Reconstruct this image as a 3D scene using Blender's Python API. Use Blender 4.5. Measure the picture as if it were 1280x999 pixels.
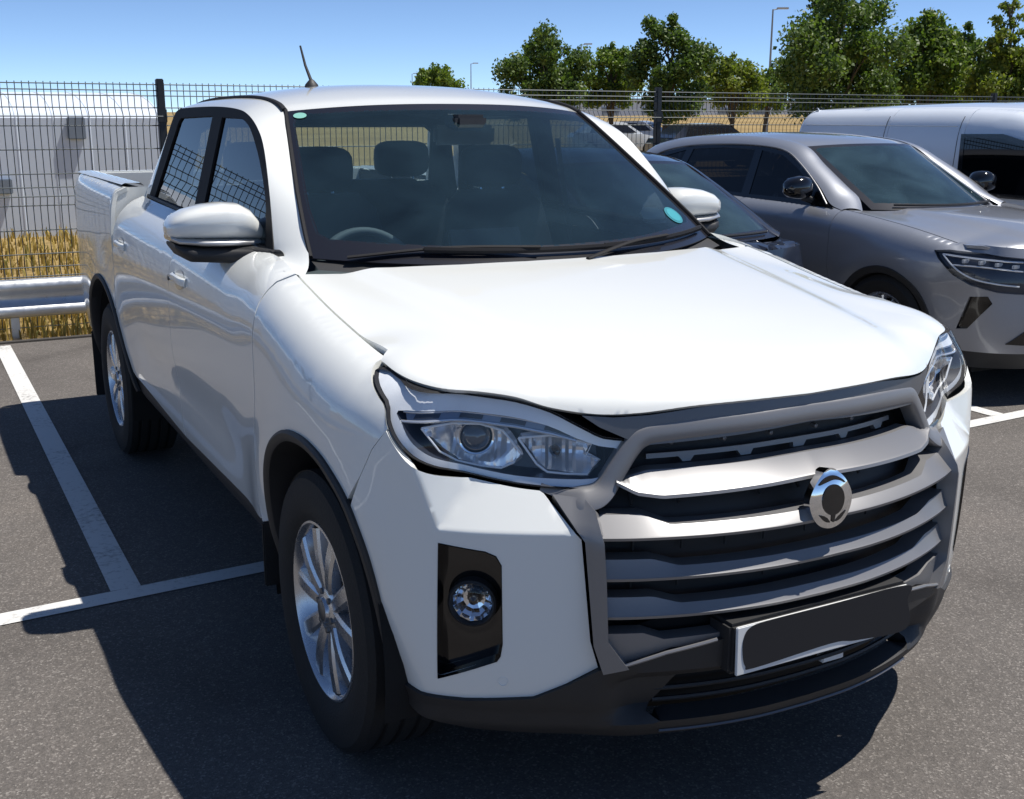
import bpy, bmesh, math, random
import numpy as np
from mathutils import Matrix, Vector
from mathutils.geometry import delaunay_2d_cdt
for o in list(bpy.data.objects): bpy.data.objects.remove(o)
random.seed(7); RNG = np.random.default_rng(7)
scene = bpy.context.scene; COL = scene.collection
# ---------------------------------------------------------------- camera
cam = bpy.data.cameras.new('camera'); camo = bpy.data.objects.new('camera', cam); COL.objects.link(camo)
cam.sensor_width = 36; cam.lens = 40.166; cam.clip_start = .05; cam.clip_end = 4000
camo.matrix_world = Matrix(((0.881874,0.111171,-0.458191,-1.81221),(-0.471479,0.212753,-0.855829,-1.82229),(0.002338,0.970761,0.240036,1.64687),(0,0,0,1)))
scene.camera = camo
# ---------------------------------------------------------------- sky and sun
SUN = Vector((.40, -.125, 1.0)).normalized()          # direction towards the sun
el = math.asin(SUN.z); az = math.atan2(SUN.x, SUN.y)
world = bpy.data.worlds.new('World'); scene.world = world; world.use_nodes = True
nt = world.node_tree; nt.nodes.clear()
sky = nt.nodes.new('ShaderNodeTexSky'); sky.sky_type = 'NISHITA'; sky.sun_disc = False
sky.sun_elevation = el; sky.sun_rotation = az; sky.altitude = 2500; sky.air_density = .5; sky.dust_density = .1; sky.ozone_density = 3.0
bg = nt.nodes.new('ShaderNodeBackground'); bg.inputs[1].default_value = .122
wo = nt.nodes.new('ShaderNodeOutputWorld'); tn = nt.nodes.new('ShaderNodeMix'); tn.data_type = 'RGBA'; tn.blend_type = 'MULTIPLY'; tn.inputs[0].default_value = 1; tn.inputs[7].default_value = (.97, 1.0, 1.0, 1)   # the photo's cooler sky
nt.links.new(sky.outputs[0], tn.inputs[6]); nt.links.new(tn.outputs[2], bg.inputs[0]); nt.links.new(bg.outputs[0], wo.inputs[0])
sl = bpy.data.lights.new('sun', 'SUN'); sl.energy = 4.4; sl.angle = math.radians(.53); sl.color = (1, .955, .89)
so = bpy.data.objects.new('sun', sl); COL.objects.link(so); so.rotation_euler = SUN.to_track_quat('Z', 'Y').to_euler()
scene.view_settings.view_transform = 'Standard'; scene.view_settings.look = 'None'
scene.view_settings.exposure = 0.40; scene.view_settings.gamma = 1

# ---------------------------------------------------------------- numeric helpers and the pickup's body surfaces
def sm(x, xs, ys):
    """monotone cubic interpolation of a table"""
    x = np.asarray(x, float); xs = np.asarray(xs, float); ys = np.asarray(ys, float)
    h = np.diff(xs); d = np.diff(ys) / h
    m = np.zeros(len(xs)); m[0] = d[0]; m[-1] = d[-1]
    for i in range(1, len(xs) - 1):
        m[i] = 0 if d[i-1] * d[i] <= 0 else 2 * d[i-1] * d[i] / (d[i-1] + d[i])
    xc = np.clip(x, xs[0], xs[-1]); i = np.clip(np.searchsorted(xs, xc) - 1, 0, len(xs) - 2)
    t = (xc - xs[i]) / h[i]; t2 = t * t; t3 = t2 * t
    return (2*t3-3*t2+1)*ys[i] + (t3-2*t2+t)*h[i]*m[i] + (-2*t3+3*t2)*ys[i+1] + (t3-t2)*h[i]*m[i+1]

def sstep(a, b, x):
    t = np.clip((np.asarray(x, float) - a) / (b - a), 0, 1); return t * t * (3 - 2 * t)

def crom(P, n=12, closed=False):
    """Catmull-Rom polyline through points of any dimension"""
    P = np.asarray(P, float); N = len(P)
    if closed: Q = np.vstack([P[-1], P, P[0], P[1]]); segs = N
    else: Q = np.vstack([2*P[0]-P[1], P, 2*P[-1]-P[-2]]); segs = N - 1
    out = []
    for i in range(segs):
        p0, p1, p2, p3 = Q[i:i+4]
        for t in np.arange(n) / n:
            out.append(.5*((2*p1)+(p2-p0)*t+(2*p0-5*p1+4*p2-p3)*t*t+(3*p1-p0-3*p2+p3)*t**3))
    if not closed: out.append(P[-1])
    return np.array(out)

class Shell:
    """body side wrapped round a plan curve: s runs from the nose centre round the corner to the tail; z is height"""
    def __init__(self, plan, off):
        c = crom(plan, 24); self.x = c[:, 0]; self.y = c[:, 1]
        d = np.hypot(np.diff(self.x), np.diff(self.y)); self.s = np.r_[0, np.cumsum(d)]
        tx = np.gradient(self.x, self.s); ty = np.gradient(self.y, self.s); l = np.hypot(tx, ty)
        self.nx = ty / l; self.ny = -tx / l; self.off = off
        self.ifront = int(np.argmax(self.x))
    def s_of_x(self, x):
        k = self.ifront; return np.interp(x, self.x[:k], self.s[:k])
    def s_of_y(self, y): return np.interp(y, self.y, self.s)
    def xy(self, s): return np.interp(s, self.s, self.x), np.interp(s, self.s, self.y)
    def pt(self, s, z, d=0.0):
        """right-hand side is x<0; returns the x<0 side"""
        s = np.asarray(s, float); z = np.asarray(z, float)
        x = np.interp(s, self.s, self.x); y = np.interp(s, self.s, self.y)
        nx = np.interp(s, self.s, self.nx); ny = np.interp(s, self.s, self.ny)
        o = self.off(x, y, ny, z) - d
        return np.stack([-(x - nx * o), y - ny * o, z + 0 * x], -1)

PLAN = [(0,.04),(.15,.047),(.3,.075),(.45,.125),(.58,.190),(.70,.258),(.80,.328),(.885,.412),(.935,.512),(.955,.64),(.962,.85),(.965,1.1),
        (.962,1.6),(.96,2.5),(.958,3.5),(.958,4.2),(.952,4.6),(.938,4.9),(.905,5.08),(.83,5.15),(.6,5.17),(.3,5.18),(0,5.18)]
AX_F, AX_R, WZ = .885, 4.0, .375
def ztop(y):
    return sm(y, [.3,.5,.62,1.0,1.3,1.5,2.5,3.642,3.656,5.2], [1.06,1.08,1.088,1.145,1.202,1.236,1.268,1.294,1.335,1.345])
def truck_off(x, y, ny, z, crisp=False):
    front = sstep(.30, .80, -ny)
    h = np.clip(ztop(y) - z, 0, 2)
    rf = sm(h, [0,.006,.018,.04,.07,.11,.16], [.135,.10,.072,.045,.022,.007,0])
    rd = sm(h, [0,.012,.03,.06,.1,.16,.25], [.145,.115,.085,.054,.028,.009,0])
    rb = sm(h, [0,.004,.02,.045,.1,.2], [.075,.045,.026,.012,.003,0])
    wd = sstep(1.22, 1.6, y); wb = sstep(3.640, 3.658, y)
    roll = (rf*(1-wd) + rd*wd)*(1-wb) + rb*wb
    base = sm(z, [.2,.3,.42,.5,.65,.8,.95,1.1,1.3], [.12,.07,.04,.024,.008,0,0,.003,.01])
    base = base + .013*np.exp(-((z-.67)/.11)**2)*sstep(1.35,1.8,y)*(1-sstep(3.0,3.4,y))
    up = sstep(.3, .5, z)
    for ax in (AX_F, AX_R):
        r = np.hypot(y-ax, z-WZ); base = base - .016*np.exp(-((r-.50)/.11)**2)*up
    fo = sm(z, [.18,.24,.3,.36,.45,.6,.74,.765,1.2], [.10,.06,.03,.006,-.004,-.010,-.012,-.012,-.012])
    wedge = np.interp(z, [.765,.86,.95,1.0,1.04,1.08,1.12], [0,.068,.086,.094,.105,.122,.145])
    xl = .832 + .27*(z-.772)
    return (base + roll)*(1-front) + fo*front + (np.minimum(wedge, np.maximum(0, .95*(xl-x))) if crisp else wedge*(sstep(.915,.79,x)+(sstep(.945,.80,x)-sstep(.915,.79,x))*sstep(.94,1.03,z))*sstep(.02,.3,-ny))
TR = Shell(PLAN, truck_off)
TRB = Shell(PLAN, lambda x, y, ny, z: truck_off(x, y, ny, z, True))     # the bumper cover's creased surface

# bonnet: its leading edge runs along the grille garnish, then along the top of the headlamps to the wing
_ls = np.array([.66,.74,.831,.92,1.017,1.085,1.150]); _lz = np.array([1.018,1.040,1.050,1.056,1.065,1.075,1.083])
_lp = TR.pt(_ls, _lz, .006)
HOOD_EDGE = np.vstack([[(0,.105),(.15,.113),(.30,.142),(.42,.185),(.505,.230)], np.c_[-_lp[:4, 0], _lp[:4, 1]], [(.829,.482),(.846,.552),(.845,.64)]])
EDGE_Z = np.r_[1.030,1.031,1.027,1.014,1.011, _lz[:4]+.0055, 1.0705, 1.081, 1.0905]
HE = crom(HOOD_EDGE, 20); HEF = crom(HOOD_EDGE, 140); EZF = crom(np.c_[HOOD_EDGE, EDGE_Z], 140)[:, 2]
def seam_xz(y):
    q = TR.pt(TR.s_of_y(y), ztop(y) - .001); return -q[..., 0] - .003, q[..., 2]
def hood_pre(x, y, d):
    zc = sm(y, [.0,.1,.3,.6,.9,1.25,1.5], [1.068,1.080,1.106,1.150,1.190,1.232,1.262])
    xc = sm(y, [.1,.5,1.0,1.4], [.40,.47,.55,.62]); step = .016*sstep(-.01, .085, x-xc)*sstep(.0,.22,d)
    z0 = zc - .034*(x/.85)**2 - step
    xe, ze = seam_xz(y); w = sstep(.14, 0, xe-x)*sstep(.55,.85,y)
    return z0 + (ze - (zc - .034*(xe/.85)**2 - .016))*w
EAMP = hood_pre(HEF[:, 0], HEF[:, 1], np.zeros(len(HEF))) - EZF            # how far the lip must fall at each edge point
def hood_z(x, y):
    x = np.abs(np.asarray(x, float)); y = np.asarray(y, float); shp = x.shape; xf_, yf_ = x.ravel(), y.ravel()
    best = np.full(len(xf_), 1e9); bi = np.zeros(len(xf_), int); o = 0
    for q in np.array_split(HEF, 8):
        dd = (xf_[:, None]-q[:, 0])**2 + (yf_[:, None]-q[:, 1])**2; k = dd.argmin(1); v = dd[np.arange(len(k)), k]; m = v < best; best[m] = v[m]; bi[m] = k[m]+o; o += len(q)
    d = np.sqrt(best); lip = sm(d, [0,.008,.02,.04,.07,.11,.16,.24], [1.0,.80,.62,.42,.24,.12,.04,0])*EAMP[bi]
    return (hood_pre(xf_, yf_, d) - lip).reshape(shp)
# ---------------------------------------------------------------- materials
MATS = {}
def mat(name, col, rough=.5, metal=0, coat=0, noise=0, nscale=8, bump=0, bscale=60, spec=.5, trans=0, rvar=0, emis=None):
    m = bpy.data.materials.new(name); m.use_nodes = True; n = m.node_tree.nodes; L = m.node_tree.links
    p = n['Principled BSDF']; p.inputs['Base Color'].default_value = (*col, 1); p.inputs['Roughness'].default_value = rough
    p.inputs['Metallic'].default_value = metal; p.inputs['Specular IOR Level'].default_value = spec
    p.inputs['Coat Weight'].default_value = coat; p.inputs['Coat Roughness'].default_value = .03
    tc = n.new('ShaderNodeTexCoord')
    if noise or rvar:
        t = n.new('ShaderNodeTexNoise'); t.inputs['Scale'].default_value = nscale; t.inputs['Detail'].default_value = 6; t.inputs['Roughness'].default_value = .65
        L.new(tc.outputs['Object'], t.inputs['Vector'])
        if noise:
            mx = n.new('ShaderNodeMix'); mx.data_type = 'RGBA'
            mx.inputs[6].default_value = (*[max(0, c*(1-noise)) for c in col], 1); mx.inputs[7].default_value = (*[min(1, c*(1+noise)) for c in col], 1)
            L.new(t.outputs['Fac'], mx.inputs[0]); L.new(mx.outputs[2], p.inputs['Base Color'])
        if rvar:
            mr = n.new('ShaderNodeMapRange'); mr.inputs[1].default_value = .3; mr.inputs[2].default_value = .7
            mr.inputs[3].default_value = max(0, rough-rvar); mr.inputs[4].default_value = min(1, rough+rvar)
            L.new(t.outputs['Fac'], mr.inputs[0]); L.new(mr.outputs[0], p.inputs['Roughness'])
    if bump:
        b = n.new('ShaderNodeBump'); b.inputs['Strength'].default_value = bump; b.inputs['Distance'].default_value = .01
        t2 = n.new('ShaderNodeTexNoise'); t2.inputs['Scale'].default_value = bscale; t2.inputs['Detail'].default_value = 5
        L.new(tc.outputs['Object'], t2.inputs['Vector']); L.new(t2.outputs['Fac'], b.inputs['Height']); L.new(b.outputs[0], p.inputs['Normal'])
    MATS[name] = m; return m
def glass(name, tint, refl=.06, rough=.0, haze=0, hcol=(.3, .35, .35)):
    """thin pane: tinted see-through + clear reflection, optionally a teal film: dust, with reflected sky and dash painted in"""
    m = bpy.data.materials.new(name); m.use_nodes = True; n = m.node_tree.nodes; L = m.node_tree.links; n.clear()
    out = n.new('ShaderNodeOutputMaterial'); tr = n.new('ShaderNodeBsdfTransparent'); tr.inputs[0].default_value = (*tint, 1)
    gl = n.new('ShaderNodeBsdfGlossy'); gl.inputs['Roughness'].default_value = rough
    ge = n.new('ShaderNodeNewGeometry'); dt = n.new('ShaderNodeVectorMath'); dt.operation = 'DOT_PRODUCT'; L.new(ge.outputs['Normal'], dt.inputs[0]); L.new(ge.outputs['Incoming'], dt.inputs[1])
    def mth(op, *a):
        q = n.new('ShaderNodeMath'); q.operation = op
        for i, v in enumerate(a):
            if isinstance(v, (int, float)): q.inputs[i].default_value = v
            else: L.new(v, q.inputs[i])
        return q.outputs[0]
    k = mth('POWER', mth('SUBTRACT', 1.0, mth('ABSOLUTE', dt.outputs['Value'])), 5.0)      # two-sided Schlick reflectance of a pane
    ab = n.new('ShaderNodeMath'); ab.operation = 'MULTIPLY_ADD'; ab.inputs[1].default_value = .9; ab.inputs[2].default_value = refl; L.new(k, ab.inputs[0])
    mx = n.new('ShaderNodeMixShader'); L.new(ab.outputs[0], mx.inputs[0])
    a = tr
    if haze:
        df = n.new('ShaderNodeBsdfDiffuse'); df.inputs[0].default_value = (*hcol, 1)  # film colour holds dust plus painted-in sky and dash reflection
        t = n.new('ShaderNodeTexNoise'); t.inputs['Scale'].default_value = 3.5; t.inputs['Detail'].default_value = 8; t.inputs['Distortion'].default_value = .6
        tc = n.new('ShaderNodeTexCoord'); L.new(tc.outputs['Object'], t.inputs['Vector'])
        mr = n.new('ShaderNodeMapRange'); mr.inputs[1].default_value = .3; mr.inputs[2].default_value = .75; mr.inputs[3].default_value = haze*.5; mr.inputs[4].default_value = haze*1.4
        L.new(t.outputs['Fac'], mr.inputs[0])
        m2 = n.new('ShaderNodeMixShader'); L.new(mr.outputs[0], m2.inputs[0]); L.new(tr.outputs[0], m2.inputs[1]); L.new(df.outputs[0], m2.inputs[2]); a = m2
    L.new(a.outputs[0], mx.inputs[1]); L.new(gl.outputs[0], mx.inputs[2]); L.new(mx.outputs[0], out.inputs[0])
    MATS[name] = m; return m
mat('white_paint', (.80,.815,.785), .32, coat=1, noise=.015, nscale=3)
mat('grey_paint', (.32,.335,.37), .36, metal=.5, coat=1, noise=.05, nscale=90)
mat('navy_paint', (.02,.025,.04), .3, metal=.3, coat=1, noise=.05, nscale=60)
mat('van_paint', (.74,.79,.86), .34, coat=1, noise=.02, nscale=3)
mat('silver_paint', (.5,.5,.5), .34, metal=.5, coat=1)
mat('black_plastic', (.022,.022,.023), .55, noise=.15, nscale=20, bump=.12, bscale=900)
mat('gloss_black', (.006,.006,.007), .12, coat=.6)
mat('trim_black', (.012,.012,.014), .7, spec=.25)
mat('dark_void', (.006,.006,.006), .9)
mat('rubber', (.0115,.0115,.0115), .78, noise=.25, nscale=25, bump=.2, bscale=150)
mat('satin_metal', (.25,.248,.252), .42, metal=.5)
mat('garnish_metal', (.15,.15,.158), .36, metal=.6)
mat('chrome', (.82,.83,.85), .06, metal=1)
mat('alloy', (.60,.62,.65), .27, metal=.9, rvar=.06, nscale=20)
mat('alloy_dark', (.16,.165,.17), .4, metal=.8)
mat('reflector', (.85,.87,.90), .22, metal=.65)
mat('lamp_black', (.018,.024,.040), .35, coat=.3)
mat('lamp_blue', (.16,.20,.28), .3, metal=.3, coat=.4)
mat('projector_glass', (.05,.055,.07), .08, coat=1)
mat('lamp_grey', (.86,.88,.90), .25, metal=.1)
mat('cabin_dark', (.035,.038,.044), .7, noise=.2, nscale=40)
mat('cabin_grey', (.13,.14,.145), .65, noise=.1, nscale=30)
mat('cabin_light', (.42,.43,.42), .8)
mat('brake', (.3,.3,.3), .4, metal=.9)
mat('frit', (.012,.012,.016), .25, coat=.5)
mat('plate_white', (.72,.73,.72), .35, noise=.03, nscale=30)
mat('plate_black', (.006,.007,.011), .5)
mat('sticker_teal', (.02,.20,.25), .5); mat('sticker_inner', (.03,.29,.34), .5); mat('sticker_green', (.22,.50,.42), .5)
mat('galv', (.58,.60,.62), .36, metal=.75, noise=.18, nscale=14, rvar=.1)
mat('fence_green', (.035,.05,.06), .5, metal=.2)
mat('post_black', (.02,.022,.024), .5)
glass('windscreen_glass', (.56,.68,.72), .085, haze=.055, hcol=(.17,.34,.44))
glass('rear_glass', (.80,.86,.84), .06)
glass('side_glass', (.16,.19,.21), .07)
glass('lamp_glass', (.97,.98,.99), .035)
glass('tint_glass', (.42,.52,.55), .11, haze=.13, hcol=(.20,.37,.45))
glass('black_glass', (.03,.032,.035), .07)
glass('hatch_glass', (.25,.33,.35), .12, haze=.14, hcol=(.18,.32,.36))

# ---------------------------------------------------------------- mesh helpers
OFF = [0., 0., 0.]                                 # where the car being built stands
def mk(name, V, F, m=None, parent=None, smooth=True, ang=38):
    V = np.asarray(V, float)+np.array(OFF)
    me = bpy.data.meshes.new(name); me.from_pydata([tuple(map(float, v)) for v in V], [], [tuple(map(int, f)) for f in F]); me.validate()
    o = bpy.data.objects.new(name, me); COL.objects.link(o)
    if m: me.materials.append(MATS[m] if isinstance(m, str) else m)
    if smooth:
        me.polygons.foreach_set('use_smooth', [True]*len(me.polygons)); me.set_sharp_from_angle(angle=math.radians(ang))
    if parent is not None: child(o, parent)
    return o
WT = {}                                            # world position of each empty (meshes are modelled in world coordinates)
def child(o, p):
    o.parent = p; o.matrix_parent_inverse = Matrix.Translation(-WT.get(p.name, Vector((0, 0, 0))))
def thing(name, label, cat, loc=(0, 0, 0), group=None):
    o = bpy.data.objects.new(name, None); COL.objects.link(o); o.location = loc; o['label'] = label; o['category'] = cat; o.empty_display_size = .1
    WT[o.name] = Vector(loc)
    if group: o['group'] = group
    return o
def node(name, parent): 
    """an empty that only gathers the pieces of one part"""
    o = bpy.data.objects.new(name, None); COL.objects.link(o); child(o, parent); o.empty_display_size = .05; return o
def tag(o, label, cat, group=None, kind=None):
    if kind: o['kind'] = kind
    if label: o['label'] = label
    if cat: o['category'] = cat
    if group: o['group'] = group
    return o
def flipx(V): V = np.array(V, float); V[:, 0] *= -1; return V           # mirror about the car's own centre line
def rev(F): return [tuple(reversed(f)) for f in F]

def densify(P, d=.02):
    P = np.asarray(P, float); out = []
    for a, b in zip(P, np.roll(P, -1, 0)):
        n = max(1, int(math.ceil(np.linalg.norm(b-a)/d)))
        out += [a+(b-a)*k/n for k in range(n)]
    return np.array(out)
def inpoly(pts, P):
    x, y = pts[:, 0], pts[:, 1]; r = np.zeros(len(pts), bool); j = len(P)-1
    for i in range(len(P)):
        xi, yi = P[i]; xj, yj = P[j]
        if yi != yj: r ^= ((yi > y) != (yj > y)) & (x < (xj-xi)*(y-yi)/(yj-yi)+xi)
        j = i
    return r
def pdist(pts, P):
    d = np.full(len(pts), 1e9)
    for a, b in zip(P, np.roll(P, -1, 0)):
        ab = b-a; t = np.clip(((pts-a)@ab)/max(1e-12, ab@ab), 0, 1); d = np.minimum(d, np.hypot(*(pts-a-t[:, None]*ab).T))
    return d
def area(P): x, y = P.T; return .5*np.sum(x*np.roll(y, -1)-np.roll(x, -1)*y)
def inset_poly(P, d):
    if area(P) < 0: P = P[::-1]
    e = np.roll(P, -1, 0)-P; l = np.maximum(1e-9, np.linalg.norm(e, axis=1))[:, None]; n = np.c_[-e[:, 1], e[:, 0]]/l
    m = n+np.roll(n, 1, 0); m /= np.maximum(.35, np.sum(m*n, 1))[:, None]
    return P+m*d
def tri2d(poly, holes, grid, extra=None, dens=.02):
    polys = [densify(poly, dens)]+[densify(h, dens) for h in holes]
    lo, hi = polys[0].min(0), polys[0].max(0)
    gu, gv = np.meshgrid(np.arange(lo[0]+grid*.5, hi[0], grid), np.arange(lo[1]+grid*.5, hi[1], grid)); G = np.c_[gu.ravel(), gv.ravel()]
    if extra is not None:
        extra = np.asarray(extra, float); _, ui = np.unique(np.round(extra/.006).astype(int), axis=0, return_index=True); extra = extra[np.sort(ui)]; keep = np.ones(len(G), bool)
        for c in np.array_split(extra, max(1, len(extra)//200)): keep &= (np.min((G[:, None, 0]-c[None, :, 0])**2+(G[:, None, 1]-c[None, :, 1])**2, 1) > (grid*.55)**2)
        G = np.vstack([G[keep], extra])
    ok = inpoly(G, polys[0]); G = G[ok]
    for h in polys[1:]: G = G[~inpoly(G, h)]
    for P in polys:
        if len(G): G = G[pdist(G, P) > min(grid, dens)*.35]
    V = np.vstack(polys+[G]) if len(G) else np.vstack(polys); E = []; k = 0
    for P in polys: n = len(P); E += [(k+i, k+(i+1) % n) for i in range(n)]; k += n
    r = delaunay_2d_cdt([Vector(map(float, v)) for v in V], E, [], 0, 1e-6)
    v2 = np.array([tuple(v) for v in r[0]]); T = np.array([f for f in r[2] if len(f) == 3]); C = v2[T].mean(1)
    ok = inpoly(C, polys[0])
    for P in polys[1:]: ok &= ~inpoly(C, P)
    return v2, T[ok]
def vnormals(V, T):
    n = np.cross(V[T[:, 1]]-V[T[:, 0]], V[T[:, 2]]-V[T[:, 0]]); N = np.zeros_like(V)
    for k in range(3): np.add.at(N, T[:, k], n)
    return N/np.maximum(1e-12, np.linalg.norm(N, axis=1))[:, None]
def panel_geo(poly, f, hint, grid=.03, inset=.002, depth=.018, holes=(), extra=None, dens=.02):
    P = np.asarray(poly, float)
    if inset: P = inset_poly(densify(P, dens), inset)
    H = [np.asarray(h, float) for h in holes]
    v2, T = tri2d(P, H, grid, extra, dens); V = f(v2[:, 0], v2[:, 1]); N = vnormals(V, T)
    if np.sum(N @ np.asarray(hint, float)) < 0: T = T[:, ::-1]; N = -N
    F = [tuple(t) for t in T]
    if depth:
        cnt = {}
        for t in T:
            for a, b in ((t[0], t[1]), (t[1], t[2]), (t[2], t[0])): cnt[(a, b)] = 1
        bd = [(a, b) for (a, b) in cnt if (b, a) not in cnt]
        ids = sorted({a for e in bd for a in e}); mp = {a: len(V)+i for i, a in enumerate(ids)}
        V = np.vstack([V, V[ids]-N[ids]*depth]); F += [(b, a, mp[a], mp[b]) for a, b in bd]
    return V, F
def panel(name, poly, f, m, parent, hint, both=True, ang=38, **kw):
    V, F = panel_geo(poly, f, hint, **kw)
    o = mk(name, V, F, m, parent, ang=ang)
    if not both: return [o]
    return [o, mk(name, flipx(V), rev(F), m, parent, ang=ang)]
def both(name, V, F, m, parent, **kw):
    return [mk(name, V, F, m, parent, **kw), mk(name, flipx(V), rev(F), m, parent, **kw)]
def gridmesh(G, closeu=False, closev=False):
    G = np.asarray(G, float); a, b = G.shape[:2]; F = []
    for i in range(a if closeu else a-1):
        for j in range(b if closev else b-1):
            i2, j2 = (i+1) % a, (j+1) % b; F.append((i*b+j, i2*b+j, i2*b+j2, i*b+j2))
    return G.reshape(-1, 3), F
def tube(path, r, n=8, cap=True, up=(0, 0, 1), ry=None):
    """round or oval bar along a polyline; r and ry may be lists"""
    P = np.asarray(path, float); k = len(P); R = np.broadcast_to(np.asarray(r, float), (k,)); RY = R if ry is None else np.broadcast_to(np.asarray(ry, float), (k,))
    T = np.gradient(P, axis=0); T /= np.linalg.norm(T, axis=1)[:, None]; rows = []
    for i in range(k):
        u = np.array(up, float); 
        if abs(u@T[i]) > .95: u = np.array((1., 0, 0))
        a = np.cross(T[i], u); a /= np.linalg.norm(a); b = np.cross(a, T[i])
        rows.append([P[i]+a*math.cos(q)*R[i]+b*math.sin(q)*RY[i] for q in np.linspace(0, 2*math.pi, n, endpoint=False)])
    V, F = gridmesh(rows, closev=True)
    if cap: F = F+[tuple(range(n))[::-1], tuple(range((k-1)*n, k*n))]
    return V, [tuple(reversed(f)) for f in F]
def lathe(prof, axis='x', n=48, c=(0, 0, 0)):
    """profile of (along axis, radius)"""
    rows = []
    for a, r in prof:
        row = []
        for q in np.linspace(0, 2*math.pi, n, endpoint=False):
            p, s = r*math.cos(q), r*math.sin(q)
            row.append({'x': (a, p, s), 'y': (p, a, s), 'z': (p, s, a)}[axis])
        rows.append(row)
    V, F = gridmesh(rows, closev=True); return V+np.array(c), F
def box(lo, hi, bev=0.0):
    lo, hi = np.array(lo, float), np.array(hi, float); bm = bmesh.new(); bmesh.ops.create_cube(bm, size=1)
    for v in bm.verts: v.co = Vector((lo+hi)/2+(np.array(v.co))*(hi-lo))
    if bev: bmesh.ops.bevel(bm, geom=bm.edges[:], offset=bev, segments=2, affect='EDGES')
    V = np.array([tuple(v.co) for v in bm.verts]); bm.verts.index_update(); F = [tuple(v.index for v in f.verts) for f in bm.faces]; bm.free(); return V, F
def join(*parts):
    V, F, k = [], [], 0
    for v, f in parts: V.append(np.asarray(v, float)); F += [tuple(i+k for i in q) for q in f]; k += len(v)
    return np.vstack(V), F
def xf(VF, M): V, F = VF; V = np.asarray(V, float); M = np.array(M); return V@M[:3, :3].T+M[:3, 3], F
def pill(c, r, p=.55, n=20):
    """cushion-like rounded block"""
    f = lambda t: math.copysign(abs(t)**p, t); G = []
    for v in np.linspace(-math.pi/2, math.pi/2, 11): G.append([(c[0]+r[0]*f(math.cos(v))*f(math.cos(u)), c[1]+r[1]*f(math.cos(v))*f(math.sin(u)), c[2]+r[2]*f(math.sin(v))) for u in np.linspace(0, 2*math.pi, n, endpoint=False)])
    V, F = gridmesh(np.array(G), closev=True); return V, rev(F)
def rings(cx, cy, r, n=24, ry=None): q = np.linspace(0, 2*math.pi, n, endpoint=False); return np.c_[cx+r*np.cos(q), cy+(ry or r)*np.sin(q)]
def orient(VF, hint):
    V, F = VF; n = np.zeros(3)
    for f in F[:400]: n += np.cross(V[f[1]]-V[f[0]], V[f[2]]-V[f[0]])
    return (V, F) if n@np.array(hint, float) > 0 else (V, rev(F))
# ================================================================ the white pickup
T0 = thing('pickup_truck', 'white double-cab pickup truck with silver grille parked between white bay lines', 'pickup truck', (0, 2.5, 0))
SY = TR.s_of_y
L_, F_, U_ = (-1, 0, 0), (0, -1, 0), (0, 0, 1)
def bodyb(s, z, d=0):
    s = np.asarray(s, float); P = TRB.pt(np.abs(s), z, d); P[..., 0] *= np.where(s < 0, -1, 1); return P
def sy(pts): return np.array([(float(SY(y)), z) for y, z in pts])          # (y, z) on the flank -> (s, z)
def sx(pts): return np.array([(float(TR.s_of_x(abs(x)))*(1 if x <= 0 else -1), z) for x, z in pts])
def body(s, z, d=0): 
    s = np.asarray(s, float); P = TR.pt(np.abs(s), z, d); P[..., 0] *= np.where(s < 0, -1, 1); return P
ARCH_F = crom(sy([(1.262,.40),(1.258,.52),(1.235,.62),(1.19,.71),(1.112,.79),(.991,.850),(.863,.869),(.75,.862),(.662,.838),(.572,.786),(.519,.703),(.490,.604),(.478,.489),(.484,.40)]), 6)
ARCH_R = crom(sy([(4.46,.36),(4.45,.50),(4.40,.64),(4.30,.77),(4.16,.86),(4.0,.902),(3.84,.89),(3.70,.84),(3.60,.775),(3.53,.69),(3.47,.60),(3.43,.52),(3.40,.44)]), 6)
ytop = lambda y0, y1, n: [(y, float(ztop(y))-.0004) for y in np.linspace(y0, y1, n)]
def toprows(y0, y1, n, hs=(.004,.009,.016,.026,.04,.06,.085,.12)):
    return np.vstack([sy([(y, float(ztop(y))-h) for y in np.linspace(y0, y1, n)]) for h in hs])
LAMP = np.array([(1.200,1.074),(1.160,1.083),(1.085,1.075),(1.017,1.065),(.92,1.056),(.831,1.050),(.740,1.040),(.658,1.018),(.596,.988),(.540,.962),(.468,.952),
                 (.484,.914),(.512,.879),(.540,.858),(.575,.848),(.654,.849),(.740,.856),(.822,.869),(.885,.880),(.931,.893),(.975,.918),(1.011,.953),(1.045,.99),(1.076,1.026)])
LPW = inset_poly(crom(LAMP, 3, True), -.003)
SEAM = [tuple(LPW[65]),(1.078,.925),(1.117,.852)]
# ---- wings
k = int(np.argmin(np.hypot(ARCH_F[:, 0]-1.117, ARCH_F[:, 1]-.80)))
wing = np.vstack([sy(ytop(.66, 1.335, 30)), sy([(1.325,1.1),(1.310,.9),(1.308,.8),(1.320,.65),(1.340,.55),(1.352,.482),(1.27,.47)]), ARCH_F[:k], SEAM[::-1], LPW[66:72], LPW[:1]])
panel('wing', wing, body, 'white_paint', T0, L_, grid=.026, extra=toprows(.64, 1.33, 40), inset=0)
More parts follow.
